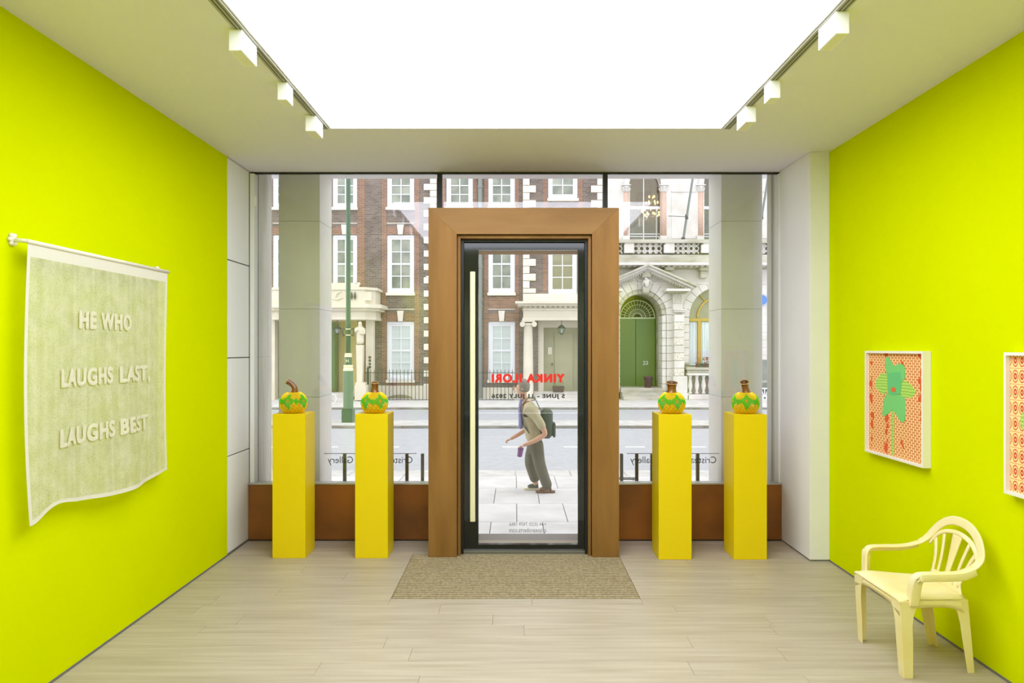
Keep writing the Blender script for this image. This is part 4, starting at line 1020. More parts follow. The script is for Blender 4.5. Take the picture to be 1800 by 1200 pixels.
for (a, b2, c0, c1) in ((609.3,610.3,631,637),(613.4,614.4,631,637),(609.3,614.4,633.4,634.6)): em2.box(X(a,LD), X(b2,LD), LD-6.6*k, LD-5.5*k, lpz(c1), lpz(c0))
em2.build('emblem', M['cream_ring'], lmp)
o = MB(); o.smooth = True; o.lathe([(4.4*k,lpz(620.5)),(4.2*k,lpz(560)),(3.6*k,lpz(300)),(2.6*k,9.0)], lx, LD, 16); o.build('shaft', M['lamp_green'], lmp)
o = MB(); o.lathe([(5*k,lpz(589.5)),(5*k,lpz(588))], lx, LD, 16); o.lathe([(5*k,lpz(579)),(5*k,lpz(577.5))], lx, LD, 16); o.build('clamp_band', M['cream_ring'], lmp)
o = MB()
for s in (-1, 1):
    o.tube([(lx+s*4.2*k,LD,lpz(579)),(lx+s*9*k,LD,lpz(577)),(lx+s*10*k,LD,lpz(583)),(lx+s*9*k,LD,lpz(590)),(lx+s*4.2*k,LD,lpz(588.5))], .022, 6)
o.build('clamp_bracket', M['iron'], lmp)
o = MB(); o.lathe([(.06,9.0),(.3,9.3),(.35,9.5),(.1,9.8),(.02,10)], lx, LD, 12); o.build('lantern_head', M['lamp_green'], lmp)

bkD = 24.6; wr_ = .235
bk = thing('bicycle', 'white small-wheeled bicycle parked by the statue porch, mostly behind the left pillar', 'bicycle', (X(560,bkD), bkD, PZ))
def wheel(cx_):
    m_ = MB(); n_ = 28; cz = PZ+wr_
    m_.tube([(cx_+wr_*.93*math.cos(2*PI*i/n_), bkD, cz+wr_*.93*math.sin(2*PI*i/n_)) for i in range(n_+1)], .018, 6); t_ = m_.build('wheel', M['tyre'], bk)
    s_ = MB()
    for i in range(10):
        a = 2*PI*i/10; s_.tube([(cx_,bkD,cz),(cx_+wr_*.92*math.cos(a),bkD,cz+wr_*.92*math.sin(a))], .004, 4)
    s_.build('spokes', M['iron'], t_)
wa, wb = X(580,bkD), X(580,bkD)-1.0
wheel(wa); wheel(wb)
m_ = MB(); cz = PZ+wr_
for p, q in (((wa,cz),(wa-.1,cz+.3)),((wa-.1,cz+.3),(wa-.14,cz+.65)),((wa-.1,cz+.28),(wa-.55,cz+.05)),((wa-.55,cz+.05),(wb,cz)),((wa-.55,cz+.05),(wa-.7,cz+.55)),((wb,cz),(wa-.64,cz+.35))): m_.tube([(p[0],bkD,p[1]),(q[0],bkD,q[1])], .02, 8)
m_.build('frame', M['bike'], bk)
m_ = MB(); m_.tube([(wa-.14,bkD-.25,cz+.68),(wa-.14,bkD,cz+.65),(wa-.14,bkD+.25,cz+.68)], .014, 6); m_.build('handlebar', M['iron'], bk)
m_ = MB(); m_.prism_z([(wa-.56,bkD-.02),(wa-.56,bkD+.02),(wa-.82,bkD+.07),(wa-.82,bkD-.07)], cz+.55, cz+.6); m_.build('saddle', M['iron'], bk)

# ------------------------------------------------------------------ passer-by walking to the left
ZF = PZ
wD = 9.8; wk = wD/F
def wx(px): return (px-VX)*wk
def wz(py): return ZF+(861-py)*wk
pe = thing('person', 'person with grey hair, beige shirt and dark trousers walking left past the door', 'person', (wx(945), wD, ZF))
NL, NR = wD-.10, wD+.10         # near (left) and far (right) leg lines
body = [
 (wx(941),wD,wz(768),.13,.10),(wx(936),wD,wz(748),.125,.10),(wx(931),wD,wz(728),.145,.11),(wx(927),wD,wz(712),.12,.11),(wx(923),wD,wz(702),.055),(wx(920),wD,wz(695),.055),       # 0-5 pelvis..neck
 (wx(942),NL+.02,wz(772),.065),(wx(947),NL,wz(812),.065),(wx(962),NL,wz(846),.045),(wx(964),NL,wz(857),.04),(wx(951),NL,wz(860),.035),                       # 6-10 near leg
 (wx(938),NR-.02,wz(772),.065),(wx(930),NR,wz(810),.065),(wx(941),NR,wz(840),.045),(wx(943),NR,wz(852),.04),(wx(930),NR,wz(856),.035),                       # 11-15 far leg
 (wx(929),wD-.17,wz(711),.055),(wx(950),wD-.23,wz(740),.045),(wx(958),wD-.24,wz(757),.042),(wx(940),wD-.24,wz(768),.036),(wx(925),wD-.23,wz(774.5),.028),    # 16-20 near arm
 (wx(926),wD+.17,wz(711),.055),(wx(930),wD+.22,wz(738),.045),(wx(931),wD+.22,wz(752),.04),(wx(912),wD+.2,wz(764),.034),(wx(901),wD+.18,wz(770),.028)]      # 21-25 far arm
be = chain(6)+[(0,6),(6,7),(7,8),(8,9),(9,10),(0,11),(11,12),(12,13),(13,14),(14,15),(3,16),(16,17),(17,18),(18,19),(19,20),(3,21),(21,22),(22,23),(23,24),(24,25)]
# head as part of the continuous body: skull and jaw along the neck
body += [(wx(918),wD,wz(689),.078,.07),(wx(916.5),wD,wz(680),.098,.085),(wx(917),wD,wz(671.5),.085,.08)]
be += [(5,26),(26,27),(27,28)]
# hand palms
body += [(wx(919),wD-.225,wz(777),.026,.016),(wx(896),wD+.17,wz(772.5),.026,.016)]
be += [(20,29),(25,30)]
skin_obj('body', body, be, M['skin'], pe, root=0)
hd = Vector((wx(916.5), wD, wz(679)))
nz_ = MB(); nz_.smooth = True
nz_.tube([hd+Vector((-.085,0,.035)), hd+Vector((-.108,0,.0)), hd+Vector((-.125,0,-.022)), hd+Vector((-.1,0,-.036))], [.008,.012,.016,.008], 8)
nz_.build('nose', M['skin'], pe)
for s in (-1, 1):
    e_ = MB(); e_.smooth = True; c0 = hd+Vector((-.09, s*.032, .025)); e_.lathe([(.001,-.012),(.009,-.008),(.012,0),(.009,.008),(.001,.012)], c0.x, c0.y, 10, c0.z); e_.build('eye', M['iron'], pe)
    r_ = MB(); c0 = hd+Vector((.012, s*.088, .0)); r_.prism([(c0.x+.02*math.cos(2*PI*i/12), c0.z+.034*math.sin(2*PI*i/12)) for i in range(12)], c0.y-.01, c0.y+.01); recalc(r_.build('ear', M['skin'], pe))
mo = MB(); mo.tube([hd+Vector((-.093,-.025,-.062)), hd+Vector((-.1,0,-.06)), hd+Vector((-.093,.025,-.062))], .005, 6); mo.build('mouth', M['shoe_brown'], pe)
hr = MB(); hr.smooth = True; hc = hd+Vector((.022,0,.012))
hr.lathe([(.070,-.075),(.094,-.05),(.102,-.01),(.104,.03),(.094,.068),(.07,.098),(.035,.116),(.004,.121)], hc.x, hc.y, 20, hc.z)
for i, v_ in enumerate(hr.v):       # sweep the fringe back off the face
    if v_[0] < hd.x-.035 and v_[2] < hd.z+.055: hr.v[i] = (hd.x-.03+.1*(v_[0]-hd.x+.035), v_[1], v_[2])
hr.build('hair', M['hair'], pe)
# fingers: four curled and a thumb on each hand
for side, c0 in ((-1, Vector((wx(919), wD-.225, wz(777)))), (1, Vector((wx(896), wD+.17, wz(772.5))))):
    for i, ln in enumerate((.062, .07, .066, .052)):
        oy = (i-1.5)*.018; b0 = c0+Vector((-.012, oy, 0))
        skin_obj('finger', [tuple(b0)+(.0085,), tuple(b0+Vector((-ln*.5,0,-.012)))+(.0085,), tuple(b0+Vector((-ln*.72,0,-.04)))+(.008,), tuple(b0+Vector((-ln*.4,0,-.058)))+(.007,)], chain(4), M['skin'], pe, sub=1)
    skin_obj('thumb', [tuple(c0+Vector((.012,side*.018,.0)))+(.01,), tuple(c0+Vector((-.012,side*.04,-.014)))+(.0095,), tuple(c0+Vector((-.034,side*.03,-.034)))+(.008,)], chain(3), M['skin'], pe, sub=1)
# clothes
skin_obj('shirt', [(wx(941),wD,wz(779),.168,.15),(wx(937),wD,wz(750),.155,.13),(wx(932),wD,wz(728),.17,.135),(wx(928),wD,wz(712),.145,.13),(wx(924.5),wD,wz(704),.07,.075),
   (wx(930),wD-.17,wz(711.5),.072),(wx(948),wD-.22,wz(737),.066),(wx(955),wD-.24,wz(751),.064),(wx(927),wD+.17,wz(711.5),.072),(wx(930),wD+.21,wz(734),.066),(wx(931),wD+.22,wz(748),.062)],
   [(0,1),(1,2),(2,3),(3,4),(3,5),(5,6),(6,7),(3,8),(8,9),(9,10)], M['shirt'], pe)
skin_obj('scarf', [(wx(915),wD-.02,wz(752),.03,.05),(wx(916),wD-.02,wz(730),.035,.06),(wx(915.5),wD-.01,wz(712),.04,.07),(wx(921),wD,wz(703),.06,.085),(wx(930),wD,wz(702),.05,.08)], chain(5), M['lilac'], pe, root=2)
skin_obj('trousers', [(wx(940),wD,wz(764),.128,.122),(wx(940.5),wD,wz(777),.14,.13),(wx(944),NL+.03,wz(788),.10),(wx(948),NL,wz(812),.09),(wx(958),NL,wz(840),.078),(wx(964),NL,wz(856),.082),
   (wx(937),NR-.03,wz(788),.10),(wx(931),NR,wz(810),.09),(wx(938),NR,wz(834),.078),(wx(943),NR,wz(849),.08)],
   [(0,1),(1,2),(2,3),(3,4),(4,5),(1,6),(6,7),(7,8),(8,9)], M['trousers'], pe, root=1)
def shoe(cx0, cx1, y0, zb, m, tip):
    s_ = MB(); a, b = wx(cx0), wx(cx1); L_ = b-a
    pts = [(a,y0-.02),(a+.02,y0-.042),(a+L_*.35,y0-.05),(a+L_*.7,y0-.036),(b-.02,y0-.04),(b,y0-.02),(b,y0+.02),(b-.02,y0+.04),(a+L_*.7,y0+.036),(a+L_*.35,y0+.05),(a+.02,y0+.042),(a,y0+.02)]
    so = MB(); so.prism_z(pts, zb, zb+.028); 
    up = skin_obj('shoe', [(b-.05,y0,zb+.06,.042,.04),(b-.1,y0,zb+.055,.044,.04),(a+L_*.4,y0,zb+.05,.04,.034),(a+.05,y0,zb+.045,.038,.026)], chain(4), m, pe, root=1)
    o_ = so.build('sole', tip, up)
shoe(941, 975, NL, ZF+.002, M['shoe_brown'], M['shoe_brown']); shoe(921, 953, NR, ZF+.002, M['backpack'], M['shoe_sole'])
# backpack on the back and purple bag in the hand
bp_ = thing('backpack', 'dark green backpack worn by the passer-by', 'backpack', (wx(962), wD, wz(765)))
sb = MB(); sb.smooth = True; sb.bbox(wx(950.5), wx(971), wD-.15, wD+.15, wz(767), wz(715), .05); b1 = sb.build('pack', M['backpack'], bp_)
sb = MB(); sb.bbox(wx(971), wx(976), wD-.11, wD+.11, wz(765), wz(740), .02); sb.build('pocket', M['backpack'], bp_)
for s in (-1, 1):
    sb = MB(); yy = wD+s*.11
    sb.strap([(wx(952),yy,wz(722)),(wx(940),yy,wz(697)),(wx(927),yy,wz(697)),(wx(914),yy,wz(712)),(wx(917),yy,wz(740)),(wx(932),yy,wz(760)),(wx(951),yy,wz(764))], .04, .012, Vector((0,1,0))); sb.build('shoulder_strap', M['backpack'], bp_)
pb = thing('hand_bag', 'small purple cloth bag held by the passer-by', 'bag', (wx(911), wD-.23, wz(790)))
skin_obj('bag_body', [(wx(913),wD-.23,wz(796),.07,.035),(wx(914),wD-.23,wz(788),.075,.04),(wx(915),wD-.23,wz(782.5),.05,.02)], chain(3), M['purple'], pb, root=1)
sb = MB(); sb.tube([(wx(911),wD-.23,wz(784)),(wx(913.5),wD-.23,wz(779.2)),(wx(915.5),wD-.23,wz(779.2)),(wx(918),wD-.23,wz(784))], .008, 6); sb.build('bag_strap', M['purple'], pb)

# ------------------------------------------------------------------ plinths and vases
PLS = 57.7*5.69/F
pl_spec = [  # front left px, front y, label bits
 (478.7, 5.69, 'first yellow plinth from the left wall, under the bent-neck vase'),
 (624.0, 5.69, 'yellow plinth just left of the bronze door surround'),
 (1157.8, 5.655, 'yellow plinth just right of the bronze door surround'),
 (1290.2, 5.655, 'yellow plinth nearest the white pier at the right wall')]
PH = Z(727.8, 5.69)
tops = []
for px, d, lab in pl_spec:
    x0 = X(px,d)
    o = MB(); o.bbox(-PLS/2, PLS/2, -PLS/2, PLS/2, 0, PH, .0025)
    o = o.build('plinth', M['yellow']); o.location = (x0+PLS/2, d+PLS/2, 0); tag(o, lab, 'plinth', 'yellow plinths under the vases')
    tops.append((x0+PLS/2, d+PLS/2))
VR, VH = .114, .172
def vprof(t):      # t 0 bottom .. 1 shoulder: radius, height
    a = -PI/2+.62+(PI-.62-.42)*t
    ce_ = (math.sin(-PI/2+.62)); tp = math.sin(PI/2-.42)
    return VR*math.cos(a)**.86, VH*(math.sin(a)-ce_)/(tp-ce_)
body_m = MB(); body_m.smooth = True
body_m.lathe([(r*.965, z) for r, z in [vprof(i/20) for i in range(21)]], 0, 0, 36)
body_me = body_m.mesh('body', M['vase_body'])
bd = MB()
NR_ = 19; NC = 54
for r in range(NR_):
    t = (r+.5)/NR_; rr_, zz = vprof(t); r2, z2 = vprof(min(1, t+.5/NR_)); r1, z1 = vprof(max(0, t-.5/NR_))
    T = Vector((r2-r1, 0, z2-z1)); hl = T.length*.7; T.normalize(); Nn = Vector((T.z, 0, -T.x))
    nc = NC
    for c in range(nc):
        a = 2*PI*(c+(.5 if r % 2 else 0))/nc
        p = ((a/(2*PI)*5) % 1)-.5; q = t-.56
        Dm = abs(p)*2.6+abs(q)*3.0; E = abs(abs(p)-.5)*2.6+abs(q+.02)*3.6
        if Dm < .26: bd.mi = 2
        elif Dm < 1.05 and (abs(p) < .14 or abs(q) < .15): bd.mi = 1
        elif E < .5: bd.mi = 1
        elif t < .5 and (r+c) % 3 == 0: bd.mi = 2
        else: bd.mi = 0
        ca, sa = math.cos(a), math.sin(a)
        def W(v): return (v.x*ca-v.y*sa, v.x*sa+v.y*ca, v.z)
        P0 = Vector((rr_*.985, 0, zz)); wd_ = PI*rr_/nc*.9
        vs_ = [P0-T*hl, P0+T*hl, P0+Vector((0,wd_,0)), P0-Vector((0,wd_,0)), P0+Nn*.0045]
        bd.add([W(v) for v in vs_], [(0,2,4),(2,1,4),(1,3,4),(3,0,4)])
bead_me = bd.mesh('bead_cover', [M['bead_y'], M['bead_g'], M['bead_o']])
necks = [  # centre line and radii of each neck, local to the vase foot
 ([(.008,0,VH-.008),(.01,0,VH+.02),(.002,0,VH+.048),(-.022,-.004,VH+.075),(-.047,-.01,VH+.092),(-.052,-.011,VH+.095)], [.030,.026,.0235,.0225,.025,.0255]),
 ([(0,0,VH-.008),(0,0,VH+.02),(.001,-.002,VH+.045),(.003,-.006,VH+.072),(.004,-.008,VH+.082)], [.040,.031,.027,.030,.034]),
 ([(0,0,VH-.008),(0,0,VH+.015),(0,0,VH+.04),(.0,-.002,VH+.068),(.0,-.006,VH+.083)], [.048,.038,.036,.042,.050]),
 ([(.008,0,VH-.008),(.004,0,VH+.02),(-.002,-.001,VH+.045),(-.008,-.004,VH+.072),(-.012,-.012,VH+.088)], [.038,.030,.0275,.031,.038])]
vlab = ['yellow and green beaded vase with a brown neck bent over to the left', 'yellow and green beaded vase with a short narrow brown neck, left of the door',
        'yellow and green beaded vase with a wide flared brown neck, right of the door', 'yellow and green beaded vase with a slanted brown neck, nearest the white pier']
for (cx_, cy_), (path, rad), lab, rot in zip(tops, necks, vlab, (.2, 1.0, .55, 1.35)):
    v = thing('vase', lab, 'vase', (cx_, cy_-.01, PH+.0035), 'beaded vases on the yellow plinths')
    b = link('body', body_me, v); b.rotation_euler = (0,0,rot)
    bc = stuff(link('bead_cover', bead_me, v)); bc.rotation_euler = (0,0,rot)
    m = MB(); m.smooth = True
    # smooth the neck line
    P = [Vector(p) for p in path]; pts = []; rs = []
    for i in range(len(P)-1):
        for s in range(4):
            t = s/4; p0, p1, p2, p3 = P[max(i-1,0)], P[i], P[i+1], P[min(i+2,len(P)-1)]
            pts.append(.5*((2*p1)+(p2-p0)*t+(2*p0-5*p1+4*p2-p3)*t*t+(3*p1-p0-3*p2+p3)*t**3))
            rs.append(rad[i]*(1-t)+rad[i+1]*t)
    pts.append(P[-1]); rs.append(rad[-1])
    n_ = len(pts)
    inner = pts[::-1][:n_-3]; ri = [r-.005 for r in rs[::-1][:n_-3]]
    m.tube(pts+inner, rs+ri, 24); m.build('neck', M['clay'], v, local=True)
    m = MB(); m.smooth = True; t_ = (P[-1]-P[-2]).normalized()
    u = Vector((0,1,0)); u = (u-t_*u.dot(t_)).normalized(); w_ = t_.cross(u)
    m.tube([P[-1]+(u*math.cos(2*PI*i/24)+w_*math.sin(2*PI*i/24))*(rad[-1]-.002) for i in range(25)], .0035, 6, cap=False); m.build('rim', M['clay_rim'], v, local=True)

# ------------------------------------------------------------------ ceiling tracks and spotlights
def track(x0, x1, lab, far):
    t = thing('lighting_track', lab, 'lighting track', ((x0+x1)/2, 2.5, CEIL), 'recessed ceiling tracks')
    m = MB(); m.box(x0, x1, -5.5, 5.0, CEIL-.012, CEIL-.0005); m.build('rail', M['rail'], t)
    w_ = x1-x0
    for a in (.28, .66):
        m = MB(); m.box(x0+w_*a, x0+w_*a+.006, -5.5, 4.985, CEIL-.014, CEIL-.0119); m.build('slot', M['rail_slot'], t)
track(PX0-.055, PX0-.003, 'pale lighting track along the left edge of the luminous ceiling', 0)
track(PX1+.003, PX1+.055, 'pale lighting track along the right edge of the luminous ceiling', 1)
place = ['nearest the camera', 'in the middle of the row', 'nearest the window']
for side, xi, lst in (('left', -1.375, ((3.43,.066,.2),(4.11,.058,.112),(4.70,.071,.175))), ('right', 1.524, ((3.245,.064,.19),(4.08,.06,.105),(4.515,.068,.185)))):
    for i, (d, wdt, ln) in enumerate(lst):
        s = -1 if side == 'left' else 1
        x0, x1 = (xi-wdt, xi) if s < 0 else (xi, xi+wdt)
        zt = Z(0,1)*0+H+1.603; zb = zt-.107
        t = thing('spotlight', 'white box spotlight under the %s track, %s' % (side, place[i]), 'spotlight', ((x0+x1)/2, d+ln/2, zt), 'box spotlights on the ceiling tracks')
        m = MB(); m.bbox(x0, x1, d, d+ln, zb, zt, .002); m.build('housing', M['white_plastic'], t)
        m = MB(); m.box((x0+x1)/2-.014, (x0+x1)/2+.014, d+.01, d+.06, zt, CEIL-.012); m.build('adapter', M['rail'], t)
        m = MB(); m.box(x0+.012, x1-.012, d+.012, d+ln-.012, zb-.001, zb+.001); m.build('lens', M['frame_white'], t)

# ------------------------------------------------------------------ lace banner
bx = -2.35; by0, by1, bz1, bz0 = 3.294, 4.61, 2.262, .912
def lace_mat():
    m = D.materials.new('white lace'); m.use_nodes = True; nt = m.node_tree; N = nt.nodes; L = nt.links
    b = N['Principled BSDF']; b.inputs['Base Color'].default_value = lin((226,223,206)); b.inputs['Roughness'].default_value = .9; b.inputs['Specular IOR Level'].default_value = .1
    tl = N.new('ShaderNodeBsdfTranslucent'); tl.inputs[0].default_value = lin((240,236,216))
    tr = N.new('ShaderNodeBsdfTransparent')
    tc = N.new('ShaderNodeTexCoord')
    v = N.new('ShaderNodeTexVoronoi'); v.inputs['Scale'].default_value = 62; v.feature = 'DISTANCE_TO_EDGE'
    L.new(tc.outputs['Object'], v.inputs['Vector'])
    nz = N.new('ShaderNodeTexNoise'); nz.inputs['Scale'].default_value = 11; nz.inputs['Detail'].default_value = 5; L.new(tc.outputs['Object'], nz.inputs['Vector'])
    mp = N.new('ShaderNodeMapping'); mp.inputs['Scale'].default_value = (1, 22, .5); L.new(tc.outputs['Object'], mp.inputs[0])
    n2 = N.new('ShaderNodeTexNoise'); n2.inputs['Scale'].default_value = 1; L.new(mp.outputs[0], n2.inputs['Vector'])
    r1 = N.new('ShaderNodeMapRange'); r1.inputs['From Min'].default_value = .05; r1.inputs['From Max'].default_value = .35; r1.inputs['To Min'].default_value = .72; r1.inputs['To Max'].default_value = .56; L.new(v.outputs['Distance'], r1.inputs[0])
    r2 = N.new('ShaderNodeMapRange'); r2.inputs['From Min'].default_value = .35; r2.inputs['From Max'].default_value = .65; r2.inputs['To Min'].default_value = -.1; r2.inputs['To Max'].default_value = .12; L.new(nz.outputs['Fac'], r2.inputs[0])
    r3 = N.new('ShaderNodeMapRange'); r3.inputs['From Min'].default_value = .4; r3.inputs['From Max'].default_value = .7; r3.inputs['To Min'].default_value = -.04; r3.inputs['To Max'].default_value = .12; L.new(n2.outputs['Fac'], r3.inputs[0])
    a1 = N.new('ShaderNodeMath'); L.new(r1.outputs[0], a1.inputs[0]); L.new(r2.outputs[0], a1.inputs[1])
    a2 = N.new('ShaderNodeMath'); a2.use_clamp = True; L.new(a1.outputs[0], a2.inputs[0]); L.new(r3.outputs[0], a2.inputs[1])
    mx0 = N.new('ShaderNodeMixShader'); mx0.inputs[0].default_value = .3; L.new(b.outputs[0], mx0.inputs[1]); L.new(tl.outputs[0], mx0.inputs[2])
    mx = N.new('ShaderNodeMixShader'); L.new(a2.outputs[0], mx.inputs[0]); L.new(tr.outputs[0], mx.inputs[1]); L.new(mx0.outputs[0], mx.inputs[2])
    L.new(mx.outputs[0], N['Material Output'].inputs[0]); return m
M['lace'] = lace_mat()
M['lace_dense'] = mat('dense lace hem', (222,218,204), .9, spec=.1)
M['lace_letter'] = mat('embroidered letters', (220,215,190), .9, spec=.1)
bn = thing('lace_banner', 'sheer white lace banner with embroidered words hanging on the left lime wall', 'banner', (bx, (by0+by1)/2, bz1))
def wave(y, z):
    f = max(0, (bz1-z)/(bz1-bz0))
    return bx + f*(.010*math.sin((y-by0)*9+.6)+.006*math.sin((y-by0)*21+z*2)) + .018*f*f*math.sin((by1-y)*3.2)
def bedge(t, s):    # y limits drift with height
    f = (bz1-t)/(bz1-bz0)
    return by0-.004-.030*math.sin(f*2.6)+.028*f*f*f*1.2 if s == 0 else by1-.035*math.sin(f*PI)*.6+.008*f
m = MB(); m.smooth = True; NY, NZ = 60, 60
for j in range(NZ+1):
    z = bz1-(bz1-bz0)*j/NZ
    for i in range(NY+1):
        f = i/NY; a, b = bedge(z,0), bedge(z,1); y = a+(b-a)*f
        zz = z
        if j > 0:
            fz = j/NZ
            zz = z+fz**6*(.02*math.sin(f*7+.4)-.035*math.exp(-((f-.02)/.08)**2)+.02*math.exp(-((f-.16)/.08)**2))
        m.v.append((wave(y,z), y, zz))
for j in range(NZ):
    for i in range(NY):
        m.f.append([j*(NY+1)+i, j*(NY+1)+i+1, (j+1)*(NY+1)+i+1, (j+1)*(NY+1)+i]); m.sm.append(True); m.m.append(1 if (j < 3 or j >= NZ-1 or i == 0 or i == NY-1) else 0)
cl = m.build('cloth', [M['lace'], M['lace_dense']], bn)
sm_ = cl.modifiers.new('Solidify', 'SOLIDIFY'); sm_.thickness = .0012
cl.modifiers.clear()
rod = MB(); rod.smooth = True; rod.tube([(bx,by0-.01,bz1+.004),(bx,by1+.012,bz1+.004)], .011, 12); rod.build('rod', M['frame_white'], bn)
for y_, nm in ((by0-.004, 0), (by1+.004, 1)):
    br = MB(); br.smooth = True
    br.tube([(bx-.002,y_,bz1+.004),(-2.42,y_,bz1+.012)], .010, 10)
    br.build('bracket_arm', M['frame_white'], bn)
    fl_ = MB(); fl_.smooth = True
    for k in range(6):
        a = 2*PI*k/6; c0 = Vector((-2.425, y_+.02*math.cos(a), bz1+.012+.022*math.sin(a)))
        fl_.tube([c0-Vector((.0044,0,0)), c0+Vector((.008,0,0)), c0+Vector((.012,0,0))], [.011,.011,.005], 8)
    fl_.tube([(-2.4296,y_,bz1+.012),(-2.412,y_,bz1+.012),(-2.407,y_,bz1+.012)], [.016,.013,.005], 10)
    fl_.build('wall_rose', M['frame_white'], bn)
for body_, ya, yb, zc, hh in (('HE', 3.672, 3.821, 1.905, .098), ('WHO', 3.863, 4.159, 1.905, .1), ('LAUGHS', 3.516, 3.972, 1.595, .1), ('LAST,', 4.029, 4.379, 1.588, .114), ('LAUGHS', 3.507, 3.983, 1.285, .1), ('BEST', 4.029, 4.352, 1.285, .1)):
    me = text_mesh(body_, yb-ya, hh, .06, spacing=1.16)
    for v in me.vertices:
        y_ = (ya+yb)/2+v.co.x; z = zc+v.co.y; v.co = Vector((wave(y_,z)+.008+v.co.z, y_, z))-wloc(bn)
    me.materials.clear(); me.materials.append(M['lace_letter']); link('lettering', me, bn)

# ------------------------------------------------------------------ framed pictures on the right wall
def print_mat(name, kind):
    """two-colour printed cloth"""
    m = D.materials.new(name); m.use_nodes = True; nt = m.node_tree; N = nt.nodes; L = nt.links; b = N['Principled BSDF']; b.inputs['Roughness'].default_value = .8
    tc = N.new('ShaderNodeTexCoord'); sp = N.new('ShaderNodeSeparateXYZ'); cb = N.new('ShaderNodeCombineXYZ'); L.new(tc.outputs['Object'], sp.inputs[0])
    br = N.new('ShaderNodeTexBrick'); br.inputs['Scale'].default_value = 1
    mx = N.new('ShaderNodeMix'); mx.data_type = 'RGBA'
    if kind == 'brick':
        L.new(sp.outputs[2], cb.inputs[0]); L.new(sp.outputs[1], cb.inputs[1]); L.new(cb.outputs[0], br.inputs['Vector'])
        br.inputs['Brick Width'].default_value = .034; br.inputs['Row Height'].default_value = .0205; br.inputs['Mortar Size'].default_value = .0036; br.inputs['Mortar Smooth'].default_value = .2
        br.inputs['Color1'].default_value = br.inputs['Color2'].default_value = lin((246,214,150)); br.inputs['Mortar'].default_value = lin((206,92,40))
        wv = N.new('ShaderNodeTexWave'); wv.wave_type = 'BANDS'; wv.bands_direction = 'Y'; wv.inputs['Scale'].default_value = 1.55; wv.inputs['Distortion'].default_value = 1.5; wv.inputs['Detail'].default_value = 2; L.new(tc.outputs['Object'], wv.inputs['Vector'])
        nz = N.new('ShaderNodeTexNoise'); nz.inputs['Scale'].default_value = 16; nz.inputs['Detail'].default_value = 3; L.new(tc.outputs['Object'], nz.inputs['Vector'])
        ml = N.new('ShaderNodeMath'); ml.operation = 'MULTIPLY'; L.new(wv.outputs['Fac'], ml.inputs[0]); L.new(nz.outputs['Fac'], ml.inputs[1])
        gr = N.new('ShaderNodeMath'); gr.operation = 'GREATER_THAN'; gr.inputs[1].default_value = .51; L.new(ml.outputs[0], gr.inputs[0])
        L.new(gr.outputs[0], mx.inputs['Factor']); L.new(br.outputs['Color'], mx.inputs['A']); mx.inputs['B'].default_value = lin((216,84,36))
    else:
        # rings in cells
        def cell(sock, size, off=0.0):
            a = N.new('ShaderNodeMath'); a.operation = 'ADD'; a.inputs[1].default_value = off+10*size; L.new(sock, a.inputs[0])
            d = N.new('ShaderNodeMath'); d.operation = 'MODULO'; d.inputs[1].default_value = size; L.new(a.outputs[0], d.inputs[0])
            s = N.new('ShaderNodeMath'); s.operation = 'SUBTRACT'; s.inputs[1].default_value = size/2; L.new(d.outputs[0], s.inputs[0]); return s.outputs[0]
        cy = cell(sp.outputs[1], .046); cz = cell(sp.outputs[2], .081)
        sq = N.new('ShaderNodeMath'); sq.operation = 'MULTIPLY'; sq.inputs[1].default_value = .62; L.new(cz, sq.inputs[0])
        L.new(cy, cb.inputs[0]); L.new(sq.outputs[0], cb.inputs[1])
        ln_ = N.new('ShaderNodeVectorMath'); ln_.operation = 'LENGTH'; L.new(cb.outputs[0], ln_.inputs[0])
        rp = N.new('ShaderNodeValToRGB'); e = rp.color_ramp; e.interpolation = 'CONSTANT'; mr = N.new('ShaderNodeMapRange'); mr.inputs['From Max'].default_value = .05; L.new(ln_.outputs['Value'], mr.inputs[0]); L.new(mr.outputs[0], rp.inputs[0])
        a_, r_ = lin((247,215,150)), lin((205,70,30))
        e.elements[0].color = a_; e.elements[0].position = 0; e.elements[1].color = r_; e.elements[1].position = .07
        for p_, c_ in ((.22, a_), (.33, r_), (.41, a_)): q = e.elements.new(p_); q.color = c_
        ab = N.new('ShaderNodeMath'); ab.operation = 'ABSOLUTE'; L.new(cz, ab.inputs[0])
        gr = N.new('ShaderNodeMath'); gr.operation = 'GREATER_THAN'; gr.inputs[1].default_value = .0392; L.new(ab.outputs[0], gr.inputs[0])
        L.new(gr.outputs[0], mx.inputs['Factor']); L.new(rp.outputs[0], mx.inputs['A']); mx.inputs['B'].default_value = lin((222,110,60))
    L.new(mx.outputs['Result'], b.inputs['Base Color']); return m
def dash_mat(name, c1, c2, kind='wave', sc=60):
    m = mat(name, c1, .8); nt = m.node_tree; N = nt.nodes; L = nt.links
    tc = N.new('ShaderNodeTexCoord'); wv = N.new('ShaderNodeTexWave'); wv.inputs['Scale'].default_value = sc; wv.inputs['Distortion'].default_value = 3; wv.bands_direction = 'Z' if kind == 'h' else 'Y'
    L.new(tc.outputs['Object'], wv.inputs['Vector']); mx = N.new('ShaderNodeMix'); mx.data_type = 'RGBA'; mx.inputs['A'].default_value = lin(c1); mx.inputs['B'].default_value = lin(c2)
    L.new(wv.outputs['Fac'], mx.inputs['Factor']); L.new(mx.outputs['Result'], N['Principled BSDF'].inputs['Base Color']); return m
M['print_brick'] = print_mat('orange printed cloth', 'brick'); M['print_ring'] = print_mat('orange ring printed cloth', 'ring')
M['petal'] = dash_mat('green printed petal', (108,196,112), (128,206,122), 'v', 40); M['petal_mid'] = dash_mat('teal printed petal', (94,184,122), (106,196,120), 'v', 55)
